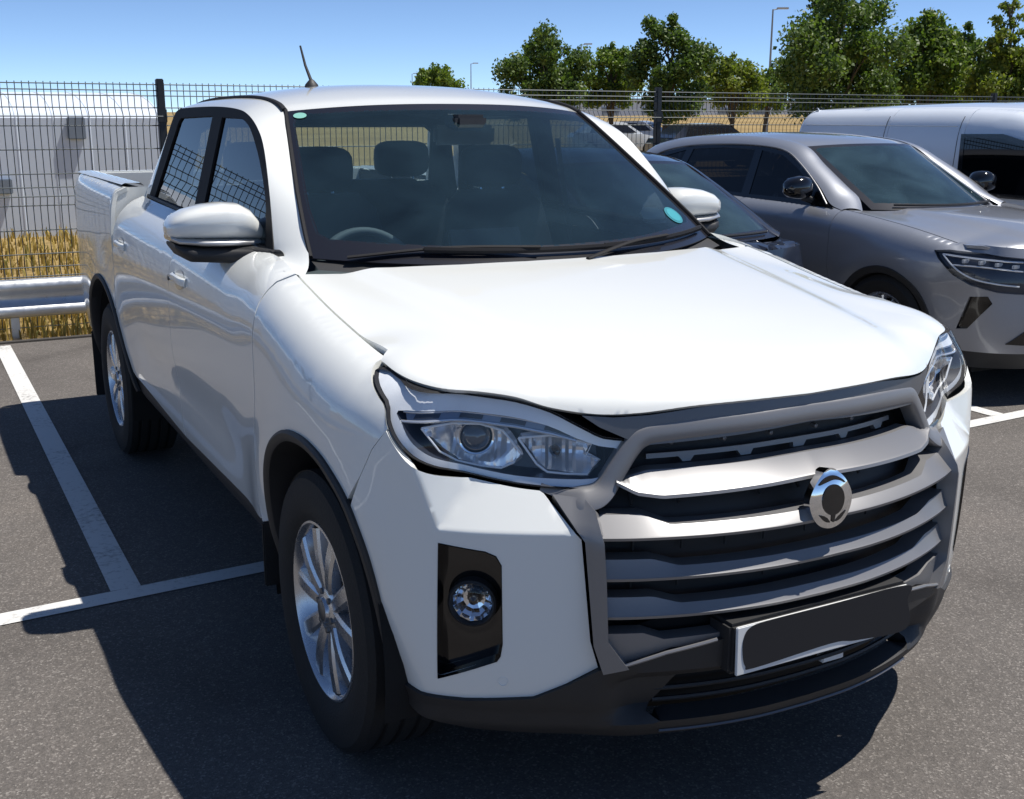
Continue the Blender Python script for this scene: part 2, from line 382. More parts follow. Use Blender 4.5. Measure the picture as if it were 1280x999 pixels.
# ---- bumper cover (white corner) with the fog lamp opening
FOG = np.array([(.905,.735),(.80,.722),(.776,.712),(.764,.69),(.762,.50),(.767,.468),(.775,.455),(.915,.397)])
low = [(1.030,.357),(.962,.349),(.85,.352),(.692,.366),(.62,.40),(.546,.444)]
top = [(1.036,.935),(1.011,.948),(.975,.912),(.931,.887),(.885,.873),(.822,.862),(.740,.849),(.670,.841)]
cover = np.vstack([[(.589,.753),(.565,.51),(.546,.444)], low[::-1][1:], ARCH_F[k:][::-1], SEAM[::-1], LPW[46:65][::-1], [(.672,.842)]])
crs = np.array([(s, z) for s in np.arange(.56, .95, .018) for z in (.735,.75,.757,.763,.767,.772,.785,.81)]+[(float(TR.s_of_x(.832+.27*(z-.772)))+q, z) for z in np.arange(.772, .93, .009) for q in (-.022,-.011,0,.011,.022)])
panel('bumper', cover, bodyb, 'white_paint', T0, (-.6, -.8, 0), grid=.022, holes=[FOG], extra=crs, ang=50)
# the wedge edge that runs from the lamp corner to the crease
# ---- fog lamp recess
def ring_wall(name, poly, d0, d1, m, hint=None):
    P = densify(poly, .015); G = [body(P[:, 0], P[:, 1], d0), body(P[:, 0], P[:, 1], (d0+d1)/2), body(P[:, 0], P[:, 1], d1)]
    return gridmesh(np.array(G), closev=True)
fogc = (.835, .585)
for sgn in (0, 1):
    fg = node('fog_lamp', T0)
    def put(nm, VF, m, ang=38):
        V, F = VF
        return mk(nm, V, F, m, fg, ang=ang) if not sgn else mk(nm, flipx(V), rev(F), m, fg, ang=ang)
    put('bezel', join(panel_geo(inset_poly(FOG, -.006), lambda s, z: body(s, z, -.040-.02*np.exp(-((s-fogc[0])**2+(z-fogc[1])**2)/.003)), F_, inset=0, depth=.0, grid=.015),
                     ring_wall('w', inset_poly(FOG, .0015), .0025, -.042, None)), 'gloss_black')
    c0 = body(fogc[0], fogc[1], -.045); ax = body(fogc[0], fogc[1], .1)-c0; ax /= np.linalg.norm(ax)
    rot = Vector(ax).to_track_quat('X', 'Z').to_matrix().to_4x4(); M4 = Matrix.Translation(Vector(c0)) @ rot
    put('ring', xf(lathe([(0, .058), (.022, .056), (.026, .051), (.018, .046), (.0, .045)], n=32), M4), 'black_plastic')
    put('bowl', xf(lathe([(.014, .046), (.004, .040), (-.010, .026), (-.016, .008), (-.016, .0005)], n=11), M4), 'chrome', 4)
    put('lens', xf(lathe([(.016, .0465), (.021, .036), (.024, .018), (.0245, .0005)], n=32), M4), 'lamp_glass')
    put('bulb_shield', xf(lathe([(-.012, .012), (.006, .010), (.010, .0005)], n=16), M4), 'gloss_black')
for sgn in (-1, 1):
    c0 = body(.762, .405); ax = body(.762, .405, .1)-c0
    V, F = xf(lathe([(-.004, .0125), (.0015, .0122), (.002, .010), (.0005, .0095), (.001, .0005)], n=20), Matrix.Translation(Vector(c0)) @ Vector(ax).to_track_quat('X', 'Z').to_matrix().to_4x4())
    mk('parking_sensor', V if sgn < 0 else flipx(V), F if sgn < 0 else rev(F), 'white_paint', T0)
# ---- bonnet
zs = np.linspace(.66, 1.335, 30); sq = TR.pt(SY(zs), ztop(zs)-.0004)
edge = np.c_[-HE[:, 0], HE[:, 1]]
side = np.c_[sq[:, 0]+.0055, sq[:, 1]]
cowl = [(-.70,1.335),(-.55,1.275),(-.35,1.225),(-.15,1.198),(0,1.192)]
rb = np.vstack([edge[::4], side, cowl]); lb = rb[::-1].copy(); lb[:, 0] *= -1
bon = np.vstack([rb, lb[1:-1]])
hn = np.gradient(HE, axis=0); hn /= np.linalg.norm(hn, axis=1)[:, None]; hn = np.c_[-hn[:, 1], hn[:, 0]]                 # inward normal of the leading edge
ex = [(HE+hn*q)[::2]*[s, 1] for s in (-1, 1) for q in (.0065,.013,.021,.031,.045,.065,.09,.12,.16)]
ex += [np.c_[s*(sm(np.linspace(.28,1.25,60), [.1,.5,1.0,1.4], [.40,.47,.55,.62])+q), np.linspace(.28,1.25,60)] for s in (-1, 1) for q in (-.01,.01,.03,.05,.07,.09)]
panel('bonnet', bon, lambda x, y: np.stack([x, y, hood_z(x, y)], -1), 'white_paint', T0, U_, both=False, grid=.03, extra=np.vstack(ex), depth=.02, inset=.0015, dens=.013)
# ---- doors and bed sides
dF = np.vstack([sy(ytop(1.345, 2.445, 26)), sy([(2.455,1.0),(2.453,.463),(1.362,.487),(1.346,.55),(1.326,.65),(1.314,.8),(1.316,.9),(1.331,1.1)])])
dR = np.vstack([sy(ytop(2.455, 3.64, 26)), sy([(3.645,1.1),(3.63,.95),(3.60,.78),(3.53,.69),(3.46,.60),(3.41,.53),(3.37,.512),(2.462,.463)])])
dpanels = {}
for nm, poly, y0, y1 in (('f', dF, 1.35, 2.44), ('r', dR, 2.46, 3.63)):
    dpanels[nm] = panel('door', poly, body, 'white_paint', T0, L_, inset=0, grid=.03, extra=toprows(y0, y1, 40))
# the arch runs through the rear door's tail and the bed side
cut = ARCH_R[ARCH_R[:, 0] > 0]
bed = np.vstack([sy(ytop(3.655, 5.0, 40)), [(float(TR.s_of_y(5.06)), 1.343), (float(TR.s_of_y(5.09)), 1.30), (float(TR.s_of_y(5.09)), .62), (float(SY(4.95)), .52), (float(SY(4.46)), .50)], ARCH_R[3:][ARCH_R[3:, 0] > float(SY(3.615))],
                 sy([(3.612,.79),(3.64,.95),(3.654,1.1)])])
panel('bed_side', bed, body, 'white_paint', T0, L_, inset=0, grid=.03, extra=toprows(3.66, 5.05, 60))
zz_ = np.linspace(.98, 1.333, 24); pe = body(np.full(24, float(SY(3.662))), zz_); V, F = gridmesh(np.array([pe, np.c_[np.full(24, -.74), pe[:, 1], zz_]])); both('bed_end', *orient((V, F), F_), 'white_paint', T0)
tg = np.array([(float(TR.s_of_y(5.095))+.004, .62), (float(TR.s[-1]), .62), (float(TR.s[-1]), 1.335), (float(TR.s_of_y(5.095))+.004, 1.335)])
panel('tailgate', tg, body, 'white_paint', T0, (0, 1, 0), grid=.05, inset=0)
# ---- black trims: arch lips, sill, lower bumper
def lip(A, w, y0=None):
    n = len(A); t = np.gradient(A, axis=0); t /= np.linalg.norm(t, axis=1)[:, None]; nn = np.c_[-t[:, 1], t[:, 0]]
    cen = A.mean(0); cen[1] -= .2
    sg = np.sign(np.sum((cen-A)*nn, 1))[:, None]; nn = nn*sg
    rows = []
    for off, d in ((-.004, -.006), (-.004, .007), (.004, .012), (w*.7, .010), (w, .004), (w+.004, -.03), (w+.01, -.13)):
        q = A+nn*off; rows.append(body(q[:, 0], q[:, 1], d))
    V, F = gridmesh(np.array(rows)); return V, F
both('arch_trim', *orient(lip(ARCH_F, .026), L_), 'black_plastic', T0); both('arch_trim', *orient(lip(ARCH_R, .022), L_), 'black_plastic', T0)
sill = np.vstack([sy([(1.27,.468),(1.345,.476),(1.365,.484),(2.455,.460),(3.37,.510),(3.41,.56),(3.43,.50),(3.36,.36),(2.3,.335),(1.30,.34)])])
panel('sill', sill, lambda s, z: body(s, z, -.012-.03*sstep(.44, .34, z)), 'black_plastic', T0, L_, inset=0, depth=.06)
lowb = [(.546,.444),(.50,.452),(.40,.482),(.262,.508),(.12,.516),(0,.518)]
lw = [(1.036,.40)]+low+lowb[1:]; bt = [(0,.262),(.25,.255),(.45,.25),(.67,.253),(.835,.262),(.97,.285),(1.05,.315)]
half = np.array(lw+bt)
full = np.vstack([np.array(lw), (np.array(lw)*[-1, 1])[::-1][1:], (np.array(bt)*[-1, 1])[::-1], np.array(bt)[1:]])
INT = np.array([(-.43,.318),(-.40,.300),(.40,.300),(.43,.318),(.36,.405),(-.36,.405)])
def lowf(s, z):
    a = np.abs(s); d = .010+.010*sstep(.54, .50, z)*sstep(.62, .48, a) - .022*np.exp(-((z-.47)/.018)**2)*sstep(.55,.45,a)*0
    d = d - .045*sstep(.435, .40, z)*sstep(.300, .335, z)*sstep(.56, .44, a) + .012*np.exp(-((z-.285)/.02)**2)
    return body(s, z, d)
panel('lower_bumper', full, lowf, 'black_plastic', T0, F_, both=False, grid=.018, inset=0, depth=.05, holes=[INT], ang=30)
panel('intake', inset_poly(INT, -.02), lambda s, z: body(s, z, -.07), 'dark_void', T0, F_, both=False, inset=0, depth=0)
panel('leak_filler', np.array([(-.56,.40),(.56,.40),(.56,.50),(.30,.56),(-.30,.56),(-.56,.50)]), lambda s, z: body(s, z, -.055), 'dark_void', T0, F_, both=False, inset=0, depth=0, grid=.05)  # hidden dark panel, added to stop sun leaking through the bumper gap
for zz in (.335, .368): 
    V, F = tube(body(np.linspace(-.41, .41, 30), np.full(30, zz), -.03), .006, 6); mk('intake_bar', V, F, 'black_plastic', T0)
# thin bright edges of the ledge above the lower bumper
for sg in (1, -1):
    s_ = np.linspace(.50, .285, 14); z_ = np.interp(s_, [.262,.40,.5], [.513,.487,.457]); V, F = tube(body(s_*sg, z_, .022), .0045, 6); mk('ledge_trim', V, F, 'satin_metal', T0)
V, F = tube(body(np.linspace(-.40, .40, 40), np.full(40, .272), .030), .006, 6, ry=.004); mk('lip_trim', V, F, 'garnish_metal', T0)
V, F = xf(box((-.035, -.012, -.009), (.035, .012, .009), .003), Matrix.Translation(Vector(body(-.115, .352, -.045)))); mk('tow_hook_cover', V, F, 'plate_white', T0)
# ---- number plate on its bracket
pb = join(box((-.272, .016, .425), (.272, .10, .548), .008)); 
mk('plate_bracket', *pb, 'black_plastic', T0, ang=30)
tilt = Matrix.Translation(Vector((0, .010, .486))) @ Matrix.Rotation(math.radians(-2), 4, 'X')
pl = mk('number_plate', *xf(box((-.262, -.005, -.058), (.262, .003, .058), .002), tilt), 'plate_white', T0)
rr = [(x, z) for x, z in crom([(-.243,.035),(-.225,.053),(-.18,.0585),(0,.0585),(.255,.0585),(.262,.02),(.262,-.056),(.10,-.050),(.02,-.040),(-.21,-.048),(-.238,-.038),(-.247,0)], 6, True)]
V, F = panel_geo(np.array(rr), lambda x, z: np.stack([x, 0*x-.0065, z], -1), F_, inset=0, depth=.001, grid=.03); mk('plate_face', *xf((V, F), tilt), 'plate_black', pl)
# ---- grille
GR = node('grille', T0)
def gpan(nm, xz, m, fd, both_=False, parent=None, **kw):
    kw.setdefault('grid', .03); kw.setdefault('depth', .02); kw.setdefault('inset', 0); kw.setdefault('dens', .025)
    return panel(nm, sx(xz), lambda s, z: body(s, z, fd(s, z)), m, parent or GR, F_, both=both_, **kw)
def sym(P): P = list(P); return P+[(-x, z) for x, z in P[::-1] if abs(x) > 1e-6]
gpan('backing', sym([(0,1.0),(-.42,.975),(-.50,.87),(-.54,.80),(-.54,.50),(-.48,.44),(0,.50)]), 'black_plastic', lambda s, z: 0*s-.085, depth=0, grid=.05)
gpan('garnish', sym([(0,1.034),(-.15,1.032),(-.30,1.022),(-.42,1.010),(-.50,1.006),(-.565,1.010),(-.53,.985),(-.47,.958),(-.43,.945),(0,.965)]), 'garnish_metal', lambda s, z: 0*s+.012)
fp = crom([(-.645,.850),(-.585,.832),(-.545,.833),(-.518,.850),(-.490,.895),(-.462,.938),(-.435,.962),(-.39,.971),(-.25,.980),(0,.986)], 6)
fp = np.vstack([fp, (fp*[-1, 1])[::-1][1:]]); fs = sx(fp)
tn_ = np.gradient(fs, axis=0); tn_ /= np.linalg.norm(tn_, axis=1)[:, None]; nn_ = np.c_[-tn_[:, 1], tn_[:, 0]]; end_ = sstep(.66, .58, np.abs(fs[:, 0])); R = []
for w_, d_ in ((-.023, -.03), (-.023, .006), (-.0205, .0115), (-.015, .0145), (.0, .0155), (.015, .0145), (.0205, .0115), (.023, .006), (.023, -.03)):
    q = fs+nn_*(w_*(.35+.65*end_))[:, None]; R.append(body(q[:, 0], q[:, 1], d_*end_-.01*(1-end_)))
mk('frame', *orient(gridmesh(np.array(R)), F_), 'satin_metal', GR, ang=45)                # flat-faced band round the upper grille
sur = [(-.622,.842),(-.560,.752),(-.540,.51),(-.520,.440),(-.470,.452),(-.482,.470),(-.512,.520),(-.518,.66),(-.524,.752),(-.540,.815),(-.56,.835)]
gpan('surround', sur, 'satin_metal', lambda s, z: .010+.018*sstep(.60,.55,np.abs(s)), True, depth=.05, grid=.02)
def bar(ztf, zbf, xo, d0=.008, fall=.015, n=90):
    """one slat: sloping top face down to a small front lip, following the nose in plan"""
    x = np.linspace(-xo, xo, n); s = sx([(q, 0) for q in x])[:, 0]; zt_, zb_ = np.array([ztf(abs(q)) for q in x]), np.array([zbf(abs(q)) for q in x])
    R = [body(s, zb_, d0-.05), body(s, zb_, d0), body(s, zb_+.007, d0+.002), body(s, zb_+.010, d0-.001), body(s, zt_, d0-fall), body(s, zt_, d0-.06)]
    V, F = gridmesh(np.array(R)); k = n; F = F+[tuple(i*k for i in range(6)), tuple(i*k+k-1 for i in range(6))[::-1]]; return mk('grille_bar', *orient((V, F), (0, -1, 1)), 'satin_metal', GR, ang=28)
def zstep(zt_, zn, xi): return lambda a: float(np.interp(a, [xi-.06, xi, 1], [zn, zt_-.003, zt_]))
bar(lambda a: float(np.interp(a, [0,.425,.496], [.893,.887,.868])), lambda a: float(np.interp(a, [0,.40,.455,.496], [.843,.834,.842,.862])), .496, .022, .024)
for zt_, zb_, zn, xo, xi in ((.802,.752,.778,.530,.445), (.706,.657,.684,.522,.425), (.616,.566,.594,.520,.42)): bar(zstep(zt_, zn, xi), lambda a, zb_=zb_: zb_, xo)
gpan('grille_bar', sym([(-.515,.530),(-.44,.530),(-.395,.512),(0,.526)])[:4]+[(.395,.512),(.44,.53),(.515,.53),(.48,.455),(.38,.490),(0,.512),(-.38,.490),(-.48,.455)], 'satin_metal', lambda s, z: 0*s+.004, depth=.04, grid=.02)
# serrated strip in the upper slot, with its little studs
xs_ = np.linspace(-.415, .415, 84); up = [(x, .908+.006*(1-(x/.42)**2)) for x in xs_]
lo_ = [(x, .897+.006*(1-(x/.42)**2)-(.012 if (abs((x+1)*6.0) % 1) < .22 else 0)) for x in xs_]
gpan('slot_strip', up+lo_[::-1], 'satin_metal', lambda s, z: 0*s-.05, depth=.012, dens=.05)
for i in range(6):
    s_ = -.36+.144*i; V, F = xf(lathe([(-.012, .006), (.004, .005), (.007, .0005)], 'y', 12), Matrix.Translation(Vector(body(s_, .934, -.045))) @ Matrix.Scale(-1, 4, (0, 1, 0))); mk('slot_stud', V, F, 'satin_metal', GR)
for s_ in np.arange(-.46, .47, .115):
    for z0, z1 in ((.81,.835),(.71,.75),(.62,.655),(.53,.565)):
        if random.random() < .85:
            V, F = tube(body(np.full(3, s_+.01*random.random()), np.linspace(z0-.01, z1+.01, 3), -.07), .004, 5); mk('grille_mesh', V, F, 'black_plastic', GR)
# ---- badge
BD = node('badge', T0); bc = body(0, .800, .035); MB = Matrix.Translation(Vector(bc)) @ Matrix.Rotation(math.radians(-6), 4, 'X')
def bplate(nm, poly, y0, dep, m, dome=0):
    V, F = panel_geo(np.array(poly), lambda x, z: np.stack([x, 0*x+y0-dome*(1-np.clip((x**2+z**2)/.0045, 0, 1)), z], -1), F_, inset=0, depth=dep, grid=.008, dens=.006); return mk(nm, *xf((V, F), MB), m, BD, ang=50)
ov = crom([(0,.075),(.028,.060),(.050,.036),(.064,.004),(.056,-.030),(.034,-.056),(0,-.066),(-.034,-.056),(-.056,-.030),(-.064,.004),(-.050,.036),(-.028,.060)], 5, True)
bplate('shell', ov, -.0, .03, 'chrome', .010)
bplate('centre', rings(0, .002, .033, 28, .036), -.0085, .004, 'gloss_black', .002)
cr_ = crom([(-.040,.040),(-.02,.055),(.005,.058),(.03,.046),(.040,.036),(.026,.043),(.004,.0475),(-.018,.044)], 4, True); bplate('slit', cr_, -.006, .004, 'gloss_black', .001)
for sg in (1, -1):
    bplate('slit', [(sg*x, z) for x, z in crom([(.008,-.050),(.024,-.046),(.040,-.030),(.034,-.030),(.018,-.037)], 4, True)], -.0055, .004, 'gloss_black', .001)
bplate('stem', [(-.006,-.034),(.006,-.034),(.0025,-.05),(-.0025,-.05)], -.0085, .003, 'gloss_black', .001)
# ---- headlamps
LP = crom(LAMP, 3, True); LPo = inset_poly(LP, .0012)
BAYS = crom([(1.030,1.012),(.93,1.012),(.82,1.007),(.74,.999),(.665,.982),(.60,.955),(.55,.938),(.500,.930),(.503,.905),(.53,.880),(.565,.866),(.65,.866),(.74,.872),(.82,.884),(.885,.896),(.935,.914),(.975,.945),(1.008,.985)], 3, True)
CH1 = [(.968,.975),(.90,.981),(.83,.979),(.772,.966),(.750,.942),(.727,.914),(.745,.896),(.775,.883),(.83,.887),(.885,.897),(.925,.922)]
CH2 = [(.735,.950),(.715,.925),(.690,.893),(.665,.876),(.620,.872),(.575,.871),(.546,.904),(.577,.914),(.565,.938),(.607,.949),(.66,.957)]
drlz = lambda s: np.interp(s, [.60,.655,.74,.82,.90,1.02], [.958,.973,.988,.996,1.000,1.001])
for sgn in (0, 1):
    hl = node('headlamp', T0)
    def put(nm, VF, m, ang=38):
        V, F = VF
        return mk(nm, V, F, m, hl, ang=ang) if not sgn else mk(nm, flipx(V), rev(F), m, hl, ang=ang)
    H_ = (-.5, -.8, .2)
    put('seal', orient(ring_wall('', LPo, -.002, -.06, None), H_), 'trim_black')
    P = densify(LPo, .015); Q = inset_poly(P, .0035); V, F = gridmesh(np.array([body(P[:, 0], P[:, 1], -.001), body(Q[:, 0], Q[:, 1], .003)]), closev=True); put('rim_seal', orient((V, F), H_), 'trim_black')
    put('lens', panel_geo(inset_poly(LPo, .003), lambda s, z: body(s, z, .003), H_, inset=0, depth=0, grid=.02), 'lamp_glass')
    put('housing', panel_geo(inset_poly(LPo, .001), lambda s, z: body(s, z, -.012), H_, inset=0, depth=.0, grid=.015, holes=[BAYS]), 'lamp_grey')
    put('bay_wall', orient(ring_wall('', BAYS, -.012, -.09, None), H_), 'lamp_black')
    put('bay', panel_geo(inset_poly(BAYS, -.006), lambda s, z: body(s, z, -.085), H_, inset=0, depth=0, grid=.03), 'lamp_black')
    strip = [(s, float(drlz(s))+.0085) for s in np.linspace(1.015, .605, 24)]+[(s, float(drlz(s))-.0085) for s in np.linspace(.605, 1.005, 24)]
    put('running_light', panel_geo(np.array(strip), lambda s, z: body(s, z, -.022), H_, inset=0, depth=.02, grid=.02), 'lamp_blue')
    for i in range(4):                                   # darker cells along the running light
        c_ = .955-.105*i; pts = [(s, float(drlz(s))+.005) for s in np.linspace(c_+.030, c_-.030, 6)]+[(s, float(drlz(s))-.005) for s in np.linspace(c_-.026, c_+.034, 6)]
        put('light_cell', panel_geo(np.array(pts), lambda s, z: body(s, z, -.0195), H_, inset=0, depth=.003, grid=.02), 'lamp_black')
    for q, r in ((.0095, .0028), (-.0105, .0034)):
        s_ = np.linspace(1.018, .60, 30); put('light_guide', tube(body(s_, drlz(s_)+q, -.018), r, 6), 'reflector')
    fwd = np.array((-.28, -.95, .02)); fwd /= np.linalg.norm(fwd); Rq = Vector(fwd).to_track_quat('X', 'Z').to_matrix().to_4x4()
    for CH, cc, dp in ((CH1, (.858,.940), .05), (CH2, (.650,.912), .045)):
        C_ = np.array(CH); k2 = np.array(cc)
        put('reflector', panel_geo(C_, lambda s, z: body(s, z, -.030-dp*np.clip(1-(((s-k2[0])/.11)**2+((z-k2[1])/.05)**2), 0, 1)+.0022*np.sin(s*330)), H_, inset=0, depth=.012, grid=.008, dens=.01), 'reflector', 14)
        C2 = np.vstack([C_, C_[:1]]); put('reflector_rim', tube(body(C2[:, 0], C2[:, 1], -.028), .0026, 6), 'lamp_grey')
    M1 = Matrix.Translation(Vector(body(.858, .946, -.072))) @ Rq
    put('projector', xf(lathe([(-.02, .046), (.028, .044), (.036, .041), (.034, .0370), (.02, .036)], n=36), M1), 'chrome')
    put('projector_lens', xf(lathe([(.022, .0365), (.036, .032), (.045, .022), (.049, .010), (.050, .0005)], n=36), M1), 'projector_glass')
    M2 = Matrix.Translation(Vector(body(.650, .912, -.085))) @ Rq; put('bulb', xf(lathe([(-.01, .013), (.03, .012), (.04, .006), (.041, .0005)], n=16), M2), 'gloss_black')
# ---- cabin: windscreen, pillars, roof
TT = [0,.15,.4,.7,.87,1.0]
WE = np.array([(.735,1.455,1.238),(.718,1.555,1.305),(.683,1.722,1.413),(.634,1.925,1.545),(.606,2.04,1.618),(.586,2.118,1.664)])
WC = np.array([(0,1.180,1.216),(0,1.300,1.288),(0,1.500,1.408),(0,1.742,1.551),(0,1.880,1.633),(0,1.985,1.692)])
def ws(u, v):
    """u across (-.7..+.7), v up the glass (0..1)"""
    q = np.asarray(u, float)/.7; v = np.asarray(v, float); a = np.abs(q)**2.2
    e = [np.interp(v, TT, WE[:, i]) for i in range(3)]; c_ = [np.interp(v, TT, WC[:, i]) for i in range(3)]
    return np.stack([q*e[0], c_[1]+(e[1]-c_[1])*a, c_[2]+(e[2]-c_[2])*a], -1)
INN = np.array([(-.645,.118),(-.668,.15),(-.676,.30),(-.676,.88),(-.665,.945),(-.63,.958),(0,.952),(.63,.958),(.665,.945),(.676,.88),(.676,.30),(.668,.15),(.645,.118),(.3,.10),(0,.095),(-.3,.10)])
OUT = np.array([(-.7,.0),(0,.0),(.7,.0),(.7,1.0),(0,1.0),(-.7,1.0)])
H_ = (0, -.7, .7)
wsn = node('windscreen', T0)
mk('pane', *panel_geo(INN, ws, H_, inset=-.006, depth=0, grid=.05), 'windscreen_glass', wsn)
mk('frit_band', *panel_geo(OUT, ws, H_, inset=0, depth=.004, grid=.03, holes=[INN]), 'frit', wsn)
def stick(nm, cu, cv, ru, rv, m, lift=.003):
    V, F = panel_geo(rings(cu, cv, ru, 24, rv), lambda u, v: ws(u, v)+np.array((0, -lift*.7, lift*.7)), H_, inset=0, depth=0, grid=.02, dens=.008); return mk(nm, V, F, m, wsn)
stick('licence_disc', .595, .175, .040, .055, 'sticker_teal'); stick('licence_disc', .595, .175, .030, .042, 'sticker_inner', .004)
stick('corner_sticker', -.655, .945, .024, .025, 'sticker_green', .004)
A_ = [(.800,1.330,1.200),(.755,1.42,1.230)]+[tuple(p) for p in WE[1:]]+[(.592,2.30,1.702),(.60,2.6,1.715),(.60,3.03,1.712),(.60,3.30,1.698),(.655,3.43,1.662),(.735,3.575,1.46),(.785,3.715,1.285)]
B_ = [(.842,1.385,1.214),(.806,1.585,1.228),(.790,1.65,1.279),(.758,1.779,1.416),(.725,1.93,1.547),(.710,2.045,1.609),(.698,2.195,1.653),(.692,2.36,1.673),(.689,2.67,1.683),(.690,3.14,1.681),(.693,3.30,1.672),(.705,3.375,1.631),(.748,3.48,1.46),(.788,3.58,1.288)]
A3, B3 = crom(A_, 8), crom(B_, 8); nW = 12; rows = []
for a, b, ta in zip(A3, B3, np.gradient((A3+B3)/2, axis=0)):
    n = np.cross(ta, b-a); n /= np.linalg.norm(n); 
    if n@np.array((1, -.2, .6)) < 0: n = -n
    bl = .03*np.linalg.norm(b-a); w = np.linspace(0, 1, nW)
    rows.append(a+(b-a)*w[:, None]+n*(bl*(4*w*(1-w))**.75)[:, None])
rows = np.array(rows); rows[..., 0] *= -1
V, F = orient(gridmesh(rows), (-1, 0, .6)); both('roof_pillar', V, F, 'white_paint', T0, ang=60)
RC = crom([(0,1.985,1.692),(0,2.10,1.722),(0,2.35,1.757),(0,2.65,1.772),(0,2.95,1.768),(0,3.33,1.735),(0,3.47,1.69)], 6)
RE = crom([tuple(WE[5]),(.582,2.2,1.686),(.584,2.35,1.705),(.590,2.6,1.714),(.590,3.03,1.711),(.590,3.30,1.697),(.600,3.45,1.667)], 6)
rows = []
for c_, e in zip(RC, RE):
    q = np.linspace(-1, 1, 33); a = np.abs(q)**2.4
    rows.append(np.c_[q*e[0], c_[1]+(e[1]-c_[1])*np.abs(q)**2.2, c_[2]+(e[2]-c_[2])*a])
V, F = orient(gridmesh(np.array(rows)), U_); mk('roof', V, F, 'white_paint', T0, ang=60)
for sg in (-1, 1):
    V, F = tube(np.c_[sg*(RE[:, 0]+.006), RE[:, 1], RE[:, 2]+.004], .011, 8, ry=.007); mk('roof_moulding', V, F, 'trim_black', T0)
    e2 = np.array([ws(sg*.7, v) for v in np.linspace(0, 1, 16)])+np.array((sg*.003, -.002, .003)); V, F = tube(e2, .007, 6); mk('screen_moulding', V, F, 'trim_black', T0)
# side glazing
def sg_(y, z): y = np.asarray(y, float); return np.stack([-(.793-(z-1.27)*.25), y, z], -1)
BF = np.array([(p[1], p[2]) for p in B3[6:-2]])
bot = [(3.58,1.284),(2.6,1.258),(1.60,1.226)]
frame = np.vstack([BF, bot])
gF = np.vstack([crom([(2.54,1.643),(2.30,1.640),(2.20,1.627),(2.105,1.593),(1.955,1.508),(1.805,1.390),(1.725,1.28)], 4), [(1.71,1.252),(2.57,1.280)]])
gR = np.array([(3.455,1.300),(3.25,1.622),(3.22,1.640),(2.685,1.648),(2.71,1.286)])
panel('window_frame', frame, lambda y, z: sg_(y, z)+np.array((-.002, 0, 0)), 'trim_black', T0, L_, inset=0, holes=[gF, gR], depth=.03)
for g in (gF, gR): panel('window_pane', inset_poly(g, -.006), lambda y, z: sg_(y, z)+np.array((.006, 0, 0)), 'side_glass', T0, L_, inset=0, depth=0, grid=.08)
V, F = tube(sg_(np.array([1.60,1.8,2.1,2.6,3.1,3.58]), np.array([1.236,1.243,1.253,1.268,1.281,1.294]))+np.array((-.004, 0, 0)), .008, 6, ry=.012); both('belt_moulding', V, F, 'black_plastic', T0)
# cab back wall with its window
rw = np.array([(-.60,1.335),(-.56,1.585),(-.52,1.61),(.52,1.61),(.56,1.585),(.60,1.335)])
cw = np.array([(-.77,.9),(.77,.9),(.77,1.30),(.64,1.665),(-.64,1.665),(-.77,1.30)])
fb = lambda x, z: np.stack([x, 3.64-.18*np.clip((z-1.3)/.36, 0, 1), z], -1)
panel('cab_back', cw, fb, 'white_paint', T0, (0, 1, 0), both=False, inset=0, depth=.03, holes=[rw], grid=.08)
panel('cab_lining', cw*[.99, 1], lambda x, z: fb(x, z)-np.array((0, .04, 0)), 'cabin_dark', T0, (0, -1, 0), both=False, inset=0, depth=0, holes=[rw], grid=.08)
panel('rear_pane', inset_poly(rw, -.01), lambda x, z: fb(x, z)-np.array((0, .01, 0)), 'rear_glass', T0, (0, 1, 0), both=False, inset=0, depth=0, grid=.1)
# head lining, floor, under body
hv = np.array(rows); hv[..., 2] -= .035; hv[..., 0] *= .97; V, F = orient(gridmesh(hv), (0, 0, -1)); mk('head_lining', V, F, 'cabin_grey', T0)
V, F = box((-.80, 1.25, .42), (.80, 3.62, .50)); mk('cabin_floor', V, F, 'cabin_dark', T0)
for sg in (-1, 1): V, F = box((sg*.78-.02, 1.5, .5), (sg*.78+.02, 3.62, 1.19), .01); mk('door_lining', V, F, 'cabin_dark', T0)
V, F = box((-.75, .55, .33), (.75, 4.9, .42)); mk('chassis', V, F, 'dark_void', T0)  # plain dark box for the underbody, put in to block light
V, F = box((-.58, .22, .29), (.58, .56, .40)); mk('leak_block', V, F, 'dark_void', T0)  # unseen box added to keep a sun leak off the ground
V, F = box((-.60, .50, .42), (.60, 1.22, .92)); mk('engine_bay', V, F, 'dark_void', T0)
V, F = box((-.46, .26, .30), (.46, .34, .92)); mk('radiator', V, F, 'dark_void', T0)
# dash
dz = np.array([[(x, y, z-.04*(abs(x)/.75)**3) for x in np.linspace(-.76, .76, 20)] for y, z in ((1.28,1.205),(1.42,1.212),(1.6,1.205),(1.74,1.185),(1.80,1.14),(1.80,.95),(1.72,.7))])
V, F = orient(gridmesh(dz), U_); mk('dashboard', V, F, 'cabin_grey', T0)
V, F = xf(box((-.14, -.01, -.06), (.14, .012, .06), .006), Matrix.Translation((0, 1.76, 1.21)) @ Matrix.Rotation(math.radians(-18), 4, 'X')); mk('screen', V, F, 'gloss_black', T0)
V, F = lathe([(0, .0005), (0, 0.001)], n=4); 
SW = node('steering_wheel', T0); Ms = Matrix.Translation((-.37, 1.93, 1.085)) @ Matrix.Rotation(math.radians(-24), 4, 'X')
q = np.linspace(0, 2*math.pi, 48, endpoint=False); rg = np.array([[((.185+.016*math.cos(a))*math.cos(t), .016*math.sin(a), (.185+.016*math.cos(a))*math.sin(t)) for a in np.linspace(0, 2*math.pi, 10, endpoint=False)] for t in q])
